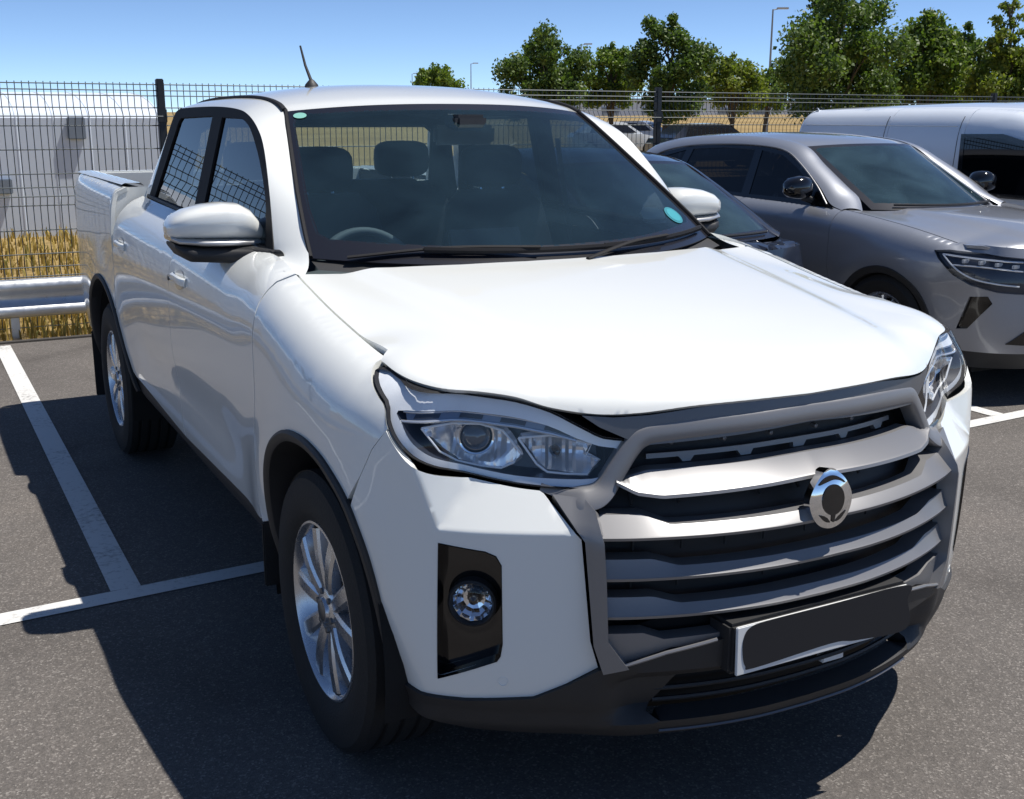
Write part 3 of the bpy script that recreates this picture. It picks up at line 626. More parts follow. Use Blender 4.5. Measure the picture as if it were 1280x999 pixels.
V, F = xf(gridmesh(rg, True, True), Ms); mk('rim', V, F, 'cabin_grey', SW)
V, F = xf(join(box((-.075, -.03, -.06), (.075, .03, .05), .02), box((-.18, -.01, -.02), (.18, .01, .015), .005), box((-.02, -.01, -.18), (.02, .01, 0), .005)), Ms); mk('boss', V, F, 'cabin_dark', SW)
def seat(x, y, w, front=True):
    s = node('seat', T0)
    V, F = box((x-w/2, y-.50, .62), (x+w/2, y+.02, .80), .05); mk('cushion', V, F, 'cabin_dark', s)
    sec = []
    for z, yy, ww, th in ((.78,0,.96,.12),(.95,.04,1.0,.13),(1.15,.08,.98,.12),(1.30,.11,.86,.10),(1.36,.125,.62,.08)):
        sec.append([(x+w/2*ww*math.copysign(abs(math.cos(t))**.5, math.cos(t)), y+yy+th/2*math.copysign(abs(math.sin(t))**.6, math.sin(t)), z) for t in np.linspace(0, 2*math.pi, 24, endpoint=False)])
    V, F = gridmesh(np.array(sec), closev=True); F = F+[tuple(range(96, 120))]; mk('backrest', V, F, 'cabin_dark', s)
    for hx in ((x,) if front else (x-.36, x+.36)):
        V, F = pill((hx, y+.145, 1.452), (.135, .058, .085)); mk('headrest', V, F, 'cabin_dark', s)
        for k in (-.05, .05): V, F = tube([(hx+k, y+.13, 1.33), (hx+k, y+.14, 1.40)], .007, 6); mk('headrest_post', V, F, 'chrome', s)
seat(-.37, 2.30, .50); seat(.37, 2.30, .50); seat(0, 3.22, 1.30, False)
V, F = xf(box((-.12, -.015, -.035), (.12, .012, .035), .012), Matrix.Translation((0, 1.93, 1.585)) @ Matrix.Rotation(math.radians(8), 4, 'X')); mk('rear_view_mirror', V, F, 'gloss_black', T0)
V, F = box((-.06, 1.86, 1.60), (.06, 1.97, 1.655), .012); mk('camera_housing', V, F, 'cabin_dark', T0)
for sg in (-1, 1): V, F = tube([(sg*.70, 2.47, 1.56), (sg*.74, 2.46, 1.3), (sg*.78, 2.44, 1.0)], .02, 6, ry=.003); mk('seat_belt', V, F, 'cabin_grey', T0)
# ---- wipers
def wiper(u0, v0, u1, v1, arm):
    w = node('wiper', T0); t = np.linspace(0, 1, 16); P = ws(u0+(u1-u0)*t, v0+(v1-v0)*t)+np.array((0, -.012, .012))
    V, F = tube(P, .006, 6, ry=.010); mk('blade', V, F, 'trim_black', w)
    a = ws(arm[0], arm[1])+np.array((0, -.02, .004)); P2 = np.array([a, (a+P[8])/2+np.array((0, -.008, .018)), P[8]+np.array((0, -.006, .010))]); V, F = tube(crom(P2, 5), .008, 6, ry=.005); mk('arm', V, F, 'trim_black', w)
wiper(-.42, .06, .20, .05, (-.62, .015)); wiper(.14, .055, .66, .05, (.05, .01))
V, F = orient(gridmesh(np.array([[(x, y, z) for x, y, z in zip(np.linspace(-.735, .735, 25), yv, zv)] for yv, zv in (
    (1.19+.20*np.abs(np.linspace(-1, 1, 25))**2.2, 1.180+.03*np.abs(np.linspace(-1, 1, 25))**2), (1.225+.24*np.abs(np.linspace(-1, 1, 25))**2.2, 1.212+.02*np.abs(np.linspace(-1, 1, 25))**2))])), U_); mk('cowl', V, F, 'black_plastic', T0)
# ---- aerial
AE = node('aerial', T0); V, F = lathe([(0, .030), (.012, .026), (.028, .012), (.034, .004), (.035, .0005)], 'z', 20, (-.25, 2.84, 1.762)); mk('base', V, F, 'black_plastic', AE)
V, F = tube([(-.25, 2.84, 1.785), (-.262, 2.875, 1.85), (-.272, 2.90, 1.928)], [.007,.0055,.004], 8); mk('mast', V, F, 'black_plastic', AE)
# ---- wing mirrors
def wing_mirror(sgn):
    n = node('wing_mirror', T0); yc = 1.875
    def sec(x, y0, y1, z0, z1, sq=.62, k=24):
        cy, cz, ry, rz = (y0+y1)/2, (z0+z1)/2, (y1-y0)/2, (z1-z0)/2
        return [(x, cy+ry*math.copysign(abs(math.cos(t))**sq, math.cos(t)), cz+rz*math.copysign(abs(math.sin(t))**sq, math.sin(t))) for t in np.linspace(0, 2*math.pi, k, endpoint=False)]
    cap = [sec(*a) for a in ((-1.095,yc-.02,yc+.03,1.290,1.310),(-1.090,yc-.055,yc+.06,1.280,1.322),(-1.075,yc-.085,yc+.075,1.276,1.343),(-1.04,yc-.105,yc+.08,1.274,1.362),(-.99,yc-.118,yc+.08,1.272,1.376),
        (-.93,yc-.124,yc+.08,1.270,1.383),(-.88,yc-.122,yc+.08,1.268,1.380),(-.845,yc-.112,yc+.08,1.266,1.362),(-.815,yc-.095,yc+.075,1.264,1.325),(-.795,yc-.06,yc+.06,1.262,1.295),(-.788,yc-.02,yc+.03,1.262,1.275))]
    def put(nm, VF, m, ang=50):
        V, F = VF; V = np.array(V, float); V[:, 0] += .026
        return mk(nm, V, F, m, n, ang=ang) if sgn < 0 else mk(nm, flipx(V), rev(F), m, n, ang=ang)
    V, F = gridmesh(np.array(cap), closev=True); put('cap', (V, F+[tuple(range(24))[::-1], tuple(range(240, 264))]), 'white_paint', 60)
    st = [sec(*a, .7) for a in ((-1.09,yc-.05,yc+.055,1.268,1.286),(-1.072,yc-.088,yc+.074,1.258,1.280),(-1.0,yc-.119,yc+.078,1.250,1.276),(-.9,yc-.123,yc+.078,1.246,1.274),(-.83,yc-.10,yc+.07,1.244,1.270),(-.80,yc-.07,yc+.05,1.246,1.266))]
    V, F = gridmesh(np.array(st), closev=True); put('indicator_band', (V, F+[tuple(range(24))[::-1], tuple(range(120, 144))]), 'silver_paint')
    lo = [sec(*a, .6) for a in ((-1.082,yc-.06,yc+.065,1.246,1.262),(-1.065,yc-.092,yc+.074,1.220,1.258),(-1.035,yc-.110,yc+.078,1.202,1.254),(-.93,yc-.121,yc+.078,1.194,1.250),(-.86,yc-.16,yc+.05,1.190,1.248),(-.84,yc-.26,yc-.08,1.192,1.248),(-.815,yc-.33,yc-.17,1.196,1.252))]
    V, F = gridmesh(np.array(lo), closev=True); put('arm', (V, F+[tuple(range(24))[::-1], tuple(range(144, 168))]), 'black_plastic')
    V, F = box((-1.06, yc+.079, 1.265), (-.84, yc+.084, 1.345), .002); put('glass', (V, F), 'chrome')
for s in (-1, 1): wing_mirror(s)
# ---- door handles, fuel of small seams
for i, (y, z) in enumerate(((2.28,1.085),(3.44,1.093))):
    for sgn in (0, 1):
        d = dpanels['f' if i == 0 else 'r'][sgn]
        P = np.array([body(SY(y+t), z+.006*math.sin(3.14*(t+.1)/.2), .006+.016*(1-(t/.1)**4)-.006) for t in np.linspace(-.1, .1, 14)]); V, F = tube(P, [.010]*14, 8, ry=.016)
        mk('handle', V if not sgn else flipx(V), F if not sgn else rev(F), 'white_paint', d)
        V, F = panel_geo(np.c_[SY(y)+.075*np.cos(np.linspace(0, 6.28, 25)[:-1]), z+.035*np.sin(np.linspace(0, 6.28, 25)[:-1])], lambda s, zz: body(s, zz, .0015), L_, inset=0, depth=0, grid=.03)
        mk('handle_cup', V if not sgn else flipx(V), F if not sgn else rev(F), 'silver_paint', d)
        if i == 0:
            V, F = xf(lathe([(0, .011), (.006, .010), (.007, .0005)], n=14), Matrix.Translation(Vector(body(SY(y+.085), z, .018))) @ Matrix.Scale(-1, 4, (1, 0, 0))); mk('lock', V if not sgn else flipx(V), F if not sgn else rev(F), 'alloy_dark', d)
# ---- load bed
for sg in (-1, 1):
    V, F = box((sg*.80-.02, 3.69, .80), (sg*.80+.02, 5.10, 1.325), .01); mk('bed_wall', V, F, 'black_plastic', T0)
    P = np.array([[(sg*(.885-.0), y, 1.343), (sg*.87, y, 1.350), (sg*.80, y, 1.350), (sg*.785, y, 1.335)] for y in (3.69, 4.0, 4.6, 5.06)]); V, F = orient(gridmesh(P), U_); mk('bed_rail', V, F, 'white_paint' if sg > 0 else 'white_paint', T0)
V, F = box((-.80, 3.69, .78), (.80, 5.12, .82)); mk('bed_floor', V, F, 'black_plastic', T0)
V, F = box((-.80, 3.69, .80), (.80, 3.73, 1.31), .01); mk('bed_front', V, F, 'black_plastic', T0)
V, F = box((-.82, 5.06, .80), (.82, 5.12, 1.345), .012); mk('tailgate_cap', V, F, 'white_paint', T0)
# ---- wheels
def wheel_well(y):
    P = []
    for t in np.linspace(-.25, math.pi+.25, 24): P.append([(-x, y+.44*math.cos(t), WZ+.47*math.sin(t)) for x in (.50, .93)])
    V, F = gridmesh(np.array(P)); V2, F2 = box((-.52, y-.46, .15), (-.50, y+.46, .85)); return join((V, F), (V2, F2))
for y in (AX_F, AX_R): both('wheel_liner', *wheel_well(y), 'dark_void', T0)
def wheel(parent, x, y, r=.376, rr=.238, sgn=-1, w=.255, spokes=10, z=None, rimmat='alloy', phase=.1, steer=0):
    n = node('wheel', parent); z = z or r
    M = Matrix.Translation((x, y, z)) @ Matrix.Rotation(steer, 4, 'Z') @ (Matrix.Identity(4) if sgn > 0 else Matrix.Scale(-1, 4, (1, 0, 0)))
    def put(nm, VF, m, ang=38):
        V, F = xf(VF, M); return mk(nm, V, F if sgn > 0 else rev(F), m, n, ang=ang)
    h = w/2; pr = [(-h*.80, rr-.004), (-h*.98, rr+.03), (-h, rr+.07), (-h*.93, r-.02), (-h*.80, r-.003)]
    for k in range(5):
        a = -h*.72+k*h*.36; pr += [(a-h*.13, r), (a+h*.10, r), (a+h*.13, r-.009), (a+h*.2, r-.009)]
    pr = pr[:-2]+[(h*.80, r-.003), (h*.93, r-.02), (h, rr+.075), (h*.97, rr+.035), (h*.86, rr+.006), (h*.78, rr-.004)]
    put('tyre', lathe(pr, n=64), 'rubber', 25)
    rim = [(-h*.78, rr-.002), (-h*.70, rr-.02), (0, rr-.045), (h*.45, rr-.035), (h*.62, rr-.018), (h*.80, rr-.010), (h*.86, rr-.001), (h*.82, rr+.004)]
    put('barrel', lathe(rim[:5], n=64), 'alloy_dark'); put('rim', lathe([(h*.45, rr-.036), (h*.66, rr-.020), (h*.80, rr-.013), (h*.88, rr-.003), (h*.87, rr+.003), (h*.80, rr+.005)], n=64), rimmat)
    sp = []
    for k in range(spokes):
        a0 = phase+2*math.pi*(k//2)/(spokes/2)+(.235 if k % 2 else -.235)*1.0; a1 = phase+2*math.pi*(k//2)/(spokes/2)+(.33 if k % 2 else -.33)*.92
        rowsS = []
        for t in np.linspace(0, 1, 7):
            rad = .045+(rr-.018-.045)*t; an = a0+(a1-a0)*t; wd = .021+.007*t; dx = h*(.76+.05*math.sin(t*3.1)+.05*t)
            cx, sx_ = math.cos(an), math.sin(an); tx, ty = -sx_, cx
            rowsS.append([(dx-.034, rad*cx-tx*wd*1.1, rad*sx_-ty*wd*1.1), (dx-.006, rad*cx-tx*wd, rad*sx_-ty*wd), (dx, rad*cx-tx*wd*.6, rad*sx_-ty*wd*.6), (dx, rad*cx+tx*wd*.6, rad*sx_+ty*wd*.6), (dx-.006, rad*cx+tx*wd, rad*sx_+ty*wd), (dx-.034, rad*cx+tx*wd*1.1, rad*sx_+ty*wd*1.1)])
        V, F = gridmesh(np.array(rowsS)); put('spoke', (V, F), rimmat, 25)
    put('hub', lathe([(h*.30, .074), (h*.72, .070), (h*.79, .058), (h*.81, .036), (h*.87, .033), (h*.88, .0005)], n=32), rimmat)
    put('hub_cap', lathe([(h*.875, .027), (h*.89, .023), (h*.895, .0005)], n=24), 'alloy_dark')
    for k in range(6):
        an = k*math.pi/3+.2; V, F = lathe([(h*.68, .009), (h*.83, .009), (h*.84, .0005)], n=8, c=(0, .052*math.cos(an), .052*math.sin(an))); put('wheel_nut', (V, F), 'alloy_dark')
    put('brake_disc', lathe([(-.01, .165), (.012, .165), (.013, .06), (.03, .055)], n=40), 'brake')
    put('backing', lathe([(.016, rr-.04), (.016, .17), (-.03, .16), (-.03, .0005)], n=32), 'dark_void')
    return n
for sgn in (-1, 1):
    wheel(T0, sgn*.822, AX_F, sgn=sgn, phase=.35); wheel(T0, sgn*.822, AX_R, sgn=sgn, phase=.9)
    V, F = box((sgn*.87-.10, AX_F+.40, .30), (sgn*.87+.06, AX_F+.415, .50), .004); mk('mud_flap', V, F, 'rubber', T0)
    V, F = box((sgn*.87-.10, AX_R+.44, .20), (sgn*.87+.06, AX_R+.455, .55), .004); mk('mud_flap', V, F, 'rubber', T0)
# ================================================================ the other parked cars
def build_car(T, C, paint, glassm='black_glass'):
    """C: plan, off, ztop, arches, splits along the flank, bonnet, windscreen and roof curves, glazing, wheels"""
    sh = Shell(C['plan'], C['off']); SYc = sh.s_of_y
    f = lambda s, z: sh.pt(s, z); zt = C['ztop']
    def syc(p): return np.array([(float(SYc(y)), z) for y, z in p])
    af, ar, ra = C['ax'][0], C['ax'][1], C['arch']; zb = C['zb']; wz = C['wr']
    def arc(ax, a0, a1, n=22, r=ra): return [(ax+r*math.cos(t), wz+r*math.sin(t)) for t in np.linspace(a0, a1, n)]
    sk = math.asin(max(-1, min(1, (zb-wz)/ra)))
    y1, y2, y3 = C['splits']; yend = C['plan'][-1][1]; send = float(sh.s[-1])
    tp = lambda a, b, n=20: [(y, float(zt(y))-.001) for y in np.linspace(a, b, n)]
    def rows(a, b): return np.vstack([syc([(y, float(zt(y))-h) for y in np.linspace(a, b, 40)]) for h in (.005,.012,.022,.036,.055,.08)])
    ynose = C['nose']                                                   # flank y where the bonnet edge starts
    zn = float(zt(ynose)); sn = float(SYc(ynose)); cb = C['cover_top']
    cover = np.vstack([[(0, cb[0]), (sn*.5, cb[1]), (sn, cb[2])], syc(tp(ynose+.02, y1)), syc([(y1, zb)]), syc(arc(af, sk, math.pi-sk)), [(float(SYc(C['fbot'])), zb), (0, zb)]])
    panel('wing', cover, f, paint, T, L_, grid=.04, extra=rows(ynose, y1), holes=[np.array(h) for h in C.get('holes', [])], inset=.001)
    for a, b in ((y1, y2), (y2, y3)):
        poly = np.vstack([syc(tp(a, b)), syc([(b, zb)] if b < ar-ra else arc(ar, math.pi-sk, math.acos(max(-1, (b-ar)/ra)), 14)[::-1]), syc([(a, zb)])])
        panel('door', poly, f, paint, T, L_, grid=.05, extra=rows(a, b), inset=.0025)
    b0 = arc(ar, math.acos(max(-1, (y3-ar)/ra)), sk, 16) if y3 > ar-ra else arc(ar, math.pi-sk, sk)
    poly = np.vstack([syc(tp(y3, C['qend'])), [(send, float(zt(C['qend'])))], [(send, zb)], syc(b0[::-1])])
    panel('rear_quarter', poly, f, paint, T, L_, grid=.06, extra=rows(y3, C['qend']), inset=.001)
    for ax in (af, ar):
        A = syc(arc(ax, -.35, math.pi+.35, 40)); cen = np.array([float(SYc(ax)), wz]); d = (A-cen)/np.linalg.norm(A-cen, axis=1)[:, None]; R = []
        for o, e in ((.001, -.01), (.001, .004), (-.004, .007), (-C['lip'], .004), (-C['lip']-.003, -.03), (-C['lip']-.01, -.2)):
            q = A+d*o; R.append(sh.pt(q[:, 0], q[:, 1], e))
        both('arch_trim', *orient(gridmesh(np.array(R)), L_), 'black_plastic', T)
        P = np.array([[(-x, ax+(ra+.01)*math.cos(t), wz+(ra+.01)*math.sin(t)) for x in (.45, .86)] for t in np.linspace(-.2, math.pi+.2, 20)]); both('wheel_liner', *gridmesh(P), 'dark_void', T)
        both('wheel_liner', *box((-.47, ax-ra, .12), (-.45, ax+ra, .75)), 'dark_void', T)
    skirt = np.array([(0, zb+.002), (float(SYc(C['fbot'])), zb+.002), (float(SYc(C['fbot'])), C['zs']), (0, C['zs'])])
    panel('skirt', skirt, lambda s, z: sh.pt(s, z, -.006), 'black_plastic', T, F_, inset=0, depth=.05)
    panel('sill', syc([(af+ra*math.cos(sk), zb+.002), (ar-ra*math.cos(sk), zb+.002), (ar-ra*math.cos(sk)-.04, C['zs']), (af+ra*math.cos(sk)+.04, C['zs'])]), lambda s, z: sh.pt(s, z, -.01), 'black_plastic', T, L_, inset=0, depth=.08)
    mk('chassis', *box((-.70, .35, C['zs']-.04), (.70, yend-.25, zb)), 'dark_void', T)
    # bonnet
    yy = np.linspace(ynose, C['cowl'][-1][1], 24); e = sh.pt(SYc(yy), np.array([float(zt(y))-.001 for y in yy]))
    fr = crom([(-x, y) for x, y in C['bonnet_edge']], 5)
    rb_ = np.vstack([fr, np.c_[e[:, 0]+.003, e[:, 1]], [(-x, y) for x, y in C['cowl'][::-1]]]); lb_ = rb_[::-1].copy(); lb_[:, 0] *= -1
    FE = np.vstack([fr, fr*[-1, 1]])
    def bz(x, y):
        xe = np.interp(y, e[:, 1], -e[:, 0]); ze = np.interp(y, e[:, 1], e[:, 2]); q = np.clip(np.abs(x)/xe, 0, 1)
        d = np.sqrt(np.min((np.asarray(x)[..., None]-FE[:, 0])**2+(np.asarray(y)[..., None]-FE[:, 1])**2, -1))
        cz = sm(y, *C['bonnet_z']); cre = .014*sstep(.52, .60, q)*(1-sstep(.8, 1, q))
        return cz+(ze-cz)*q**2.6-cre-sm(d, [0,.01,.03,.07,.13], [.05,.034,.018,.005,0])*(1-sstep(.85, 1, q))
    panel('bonnet', np.vstack([rb_, lb_[1:-1]]), lambda x, y: np.stack([x, y, bz(x, y)], -1), paint, T, U_, both=False, grid=.045, inset=.001, dens=.03)
    # windscreen, pillars, roof
    WEc, WCc = np.array(C['we']), np.array(C['wc']); n = len(WEc); tt = np.linspace(0, 1, n)
    def wsc(u, v):
        q = np.asarray(u, float)/.7; a = np.abs(q)**2.2; ee = [np.interp(v, tt, WEc[:, i]) for i in range(3)]; cc = [np.interp(v, tt, WCc[:, i]) for i in range(3)]
        return np.stack([q*ee[0], cc[1]+(ee[1]-cc[1])*a, cc[2]+(ee[2]-cc[2])*a], -1)
    inn = np.array([(-.64,.10),(-.66,.93),(-.62,.955),(0,.95),(.62,.955),(.66,.93),(.64,.10),(0,.08)])
    ws_ = node('windscreen', T)
    mk('pane', *panel_geo(inn, wsc, (0, -.7, .7), inset=-.004, depth=0, grid=.08), C['wsglass'], ws_)
    mk('frit_band', *panel_geo(OUT, wsc, (0, -.7, .7), inset=0, depth=.003, grid=.05, holes=[inn]), 'frit', ws_)
    Ac, Bc = crom(C['A'], 6), crom(C['B'], 6); Rw = []
    for a, b, ta in zip(Ac, Bc, np.gradient((Ac+Bc)/2, axis=0)):
        nn = np.cross(ta, b-a); nn /= max(1e-6, np.linalg.norm(nn)); nn = -nn if nn@np.array((1, -.2, .6)) < 0 else nn
        w = np.linspace(0, 1, 9); Rw.append(a+(b-a)*w[:, None]+nn*(.12*np.linalg.norm(b-a)*(4*w*(1-w))**.8)[:, None])
    Rw = np.array(Rw); Rw[..., 0] *= -1; both('roof_pillar', *orient(gridmesh(Rw), (-1, 0, .6)), paint, T, ang=60)
    RCc, REc = crom(C['rc'], 6), crom(C['re'], 6); Rf = []
    for c_, e_ in zip(RCc, REc):
        q = np.linspace(-1, 1, 21); Rf.append(np.c_[q*e_[0], c_[1]+(e_[1]-c_[1])*np.abs(q)**2.2, c_[2]+(e_[2]-c_[2])*np.abs(q)**2.4])
    mk('roof', *orient(gridmesh(np.array(Rf)), U_), C.get('roofpaint', paint), T, ang=60)
    hv = np.array(Rf); hv[..., 2] -= .03; hv[..., 0] *= .96; mk('head_lining', *orient(gridmesh(hv), (0, 0, -1)), 'cabin_grey', T)
    x0, z0, kk = C['plane']
    def sgc(y, z): y = np.asarray(y, float); return np.stack([-(x0-(z-z0)*kk), y, z], -1)
    panel('window_frame', np.array(C['frame']), lambda y, z: sgc(y, z)+np.array((-.001, 0, 0)), 'gloss_black', T, L_, inset=0, holes=[np.array(g) for g in C['panes']], depth=.02, grid=.06)
    for g in C['panes']: panel('window_pane', inset_poly(densify(g, .05), -.005), lambda y, z: sgc(y, z)+np.array((.004, 0, 0)), glassm, T, L_, inset=0, depth=0, grid=.1)
    if 'chrome' in C: 
        P = np.array([sgc(y, z) for y, z in crom(C['chrome'], 5)])+np.array((-.006, 0, 0)); both('window_trim', *tube(P, .006, 6), 'satin_metal', T)
    # cabin
    yb, zbse = WCc[0][1], WCc[0][2]
    mk('cabin_floor', *box((-.68, yb+.1, .35), (.68, C['back'], .45)), 'cabin_dark', T)
    dz = np.array([[(x, y, z-.05*(abs(x)/.7)**3) for x in np.linspace(-.66, .66, 12)] for y, z in ((yb+.06,zbse-.03),(yb+.35,zbse-.02),(yb+.55,zbse-.05),(yb+.58,.6))]); mk('dashboard', *orient(gridmesh(dz), U_), 'cabin_grey', T)
    mk('cabin_back', *box((-.62, C['back'], .4), (.62, C['back']+.02, C['backz'])), 'cabin_dark', T)
    for x in (-.34, .34):
        s = node('seat', T); y = yb+1.15; mk('backrest', *box((x-.23, y, .55), (x+.23, y+.14, 1.12), .05), 'cabin_dark', s); mk('headrest', *box((x-.12, y+.05, 1.13), (x+.12, y+.15, 1.30), .04), 'cabin_dark', s)
    for P, arm in (((-.55,.05),(.1,.045)), ((.02,.045),(.60,.05))):
        w = node('wiper', T); t = np.linspace(0, 1, 12); Q = wsc(P[0]+(arm[0]-P[0])*t, P[1]+(arm[1]-P[1])*t)+np.array((0, -.012, .012)); mk('blade', *tube(Q, .006, 6, ry=.009), 'black_plastic', w)
    for x in (-1, 1):
        wheel(T, x*C['wx'], af, C['wr'], C['rr'], sgn=x, w=.215, phase=.5, rimmat=C.get('rim', 'alloy')); wheel(T, x*C['wx'], ar, C['wr'], C['rr'], sgn=x, w=.215, phase=.2, rimmat=C.get('rim', 'alloy'))
    # mirrors
    if 'mirror' in C:
        mx, my, mz = C['mirror']
        for sgn in (-1, 1):
            wm = node('wing_mirror', T); S_ = []
            for x, ry, rz, dzz in ((0,.01,.01,-.01),(.012,.05,.04,0),(.05,.085,.065,.002),(.11,.095,.078,.004),(.17,.085,.072,.002),(.20,.055,.05,-.008),(.212,.015,.02,-.015)):
                S_.append([(-(mx+.212-x), my+ry*.9*math.copysign(abs(math.cos(t))**.7, math.cos(t)), mz+dzz+rz*math.copysign(abs(math.sin(t))**.7, math.sin(t))) for t in np.linspace(0, 2*math.pi, 20, endpoint=False)])
            V, F = gridmesh(np.array(S_), closev=True); mk('cap', V if sgn < 0 else flipx(V), F if sgn < 0 else rev(F), C.get('mirpaint', 'gloss_black'), wm, ang=60)
            V, F = tube([(-(mx+.06), my, mz-.06), (-(mx-.01), my-.02, mz-.085), (-(mx-.06), my-.03, mz-.09)], .018, 8, ry=.024); mk('arm', V if sgn < 0 else flipx(V), F if sgn < 0 else rev(F), 'black_plastic', wm)
    return sh, f, syc, wsc
def simple_off(ztopf, roll, fo, base, ax, wz, flare=.014, bump=None):
    def off(x, y, ny, z):
        fr = sstep(.30, .85, -ny); h = np.clip(ztopf(y)-z, 0, 2); r = sm(h, *roll); b = sm(z, *base)
        for a in ax: b = b-flare*np.exp(-((np.hypot(y-a, z-wz)-.44)/.09)**2)*sstep(.25, .4, z)
        if bump: b = b+bump(y, z)
        return (b+r)*(1-fr)+sm(z, *fo)*fr
    return off

# ---- grey SUV
SUV_LAMP = [(1.180,.882),(1.09,.890),(.912,.880),(.638,.862),(.56,.850),(.55,.66),(.629,.655),(.77,.662),(.925,.696),(1.033,.748),(1.139,.835)]
SUV_VENT = [(.926,.629),(.823,.638),(.795,.597),(.926,.437),(.992,.43)]
SUV_LINES = [([(1.125,.862),(.993,.853),(.873,.846),(.639,.838)], .006, 'reflector'), ([(1.125,.862),(1.025,.785),(.92,.735),(.787,.712),(.655,.700)], .005, 'lamp_grey'), ([(1.045,.806),(.863,.803),(.639,.786)], .005, 'reflector')]
SUV_CELLS = [(.98,.830),(.88,.826),(.78,.820),(.68,.812)]
OFF[:] = [4.50, 2.45, 0]
SUV = thing('suv_car', 'metallic grey SUV with black mirrors parked beside the white van', 'car', (4.50, 4.6, 0))
WT[SUV.name] = Vector((4.50, 4.6, 0))
zA = lambda y: sm(y, [.2,.5,.8,1.38,1.6,2.4,3.6,4.5], [.86,.93,.985,1.055,1.075,1.09,1.12,1.10])
AXA = (.93, 3.58)
A_SPEC = dict(plan=[(0,0),(.3,.02),(.48,.055),(.62,.115),(.74,.215),(.82,.34),(.87,.50),(.895,.70),(.90,1.0),(.90,2.4),(.895,3.4),(.87,4.0),(.80,4.32),(.6,4.42),(0,4.45)],
  ztop=zA, ax=AXA, arch=.405, zb=.30, zs=.20, wr=.345, rr=.235, wx=.79, lip=.045, splits=(1.42,2.42,3.35), nose=.46, fbot=.50, qend=4.1,
  cover_top=(.905,.915,.93), bonnet_edge=[(0,.06),(.3,.085),(.48,.13),(.60,.20),(.70,.31),(.76,.42)], cowl=[(0,1.16),(.3,1.19),(.55,1.30),(.70,1.40)],
  bonnet_z=([0,.1,.4,.8,1.2,1.5], [.93,.955,1.005,1.045,1.07,1.085]),
  off=simple_off(zA, ([0,.008,.025,.05,.09,.14], [.13,.095,.062,.034,.012,0]), ([.2,.3,.42,.55,.7,.8,.86,.92,1.0], [.08,.03,.005,.0,.0,.012,.03,.06,.10]), ([.2,.36,.5,.62,.72,.82,1.1], [.06,.03,.022,.016,.0,.0,.008]), AXA, .345, .016),
  we=[(.585,1.37,1.055),(.565,1.62,1.19),(.54,1.88,1.33),(.514,2.10,1.448)], wc=[(0,1.13,1.05),(0,1.42,1.205),(0,1.72,1.355),(0,1.97,1.468)],
  A=[(.66,1.37,1.045),(.575,1.50,1.125),(.565,1.62,1.19),(.54,1.88,1.33),(.514,2.10,1.448),(.52,2.4,1.500),(.52,2.8,1.515),(.51,3.3,1.505),(.50,3.7,1.47),(.50,4.0,1.40),(.55,4.25,1.22)],
  B=[(.795,1.43,1.055),(.775,1.56,1.09),(.735,1.72,1.20),(.690,1.95,1.33),(.655,2.15,1.415),(.640,2.4,1.445),(.638,2.8,1.452),(.645,3.3,1.43),(.665,3.65,1.37),(.715,3.85,1.26),(.785,4.0,1.12)],
  rc=[(0,1.97,1.468),(0,2.2,1.505),(0,2.6,1.535),(0,3.1,1.535),(0,3.6,1.51),(0,4.05,1.45)], re=[(.514,2.10,1.448),(.515,2.3,1.486),(.52,2.65,1.512),(.515,3.1,1.511),(.505,3.6,1.482),(.50,4.0,1.40)],
  plane=(.80, 1.08, .44), frame=[(1.50,1.065),(2.4,1.075),(3.95,1.115),(3.85,1.26),(3.65,1.365),(3.3,1.425),(2.8,1.447),(2.4,1.44),(2.15,1.41),(1.95,1.325),(1.72,1.195),(1.56,1.085)],
  panes=[[(1.66,1.10),(2.38,1.105),(2.42,1.415),(2.18,1.388),(1.98,1.305),(1.76,1.185)],[(2.47,1.108),(3.30,1.128),(3.24,1.405),(2.82,1.425),(2.50,1.42)],[(3.38,1.132),(3.80,1.145),(3.72,1.27),(3.55,1.35),(3.33,1.395)]],
  chrome=[(1.56,1.085),(1.72,1.200),(1.95,1.330),(2.15,1.415),(2.4,1.446),(2.8,1.452),(3.3,1.43),(3.65,1.37),(3.85,1.265)],
  wsglass='tint_glass', back=3.7, backz=1.15, mirror=(.80, 1.74, 1.185))
suvS = Shell(A_SPEC['plan'], A_SPEC['off'])
SLAMP = np.array(SUV_LAMP); SVENT = np.array(SUV_VENT)
A_SPEC['holes'] = [SLAMP, SVENT]
sh, f, syc, wsc = build_car(SUV, A_SPEC, 'grey_paint')
fd = lambda d: (lambda s, z: sh.pt(s, z, d))
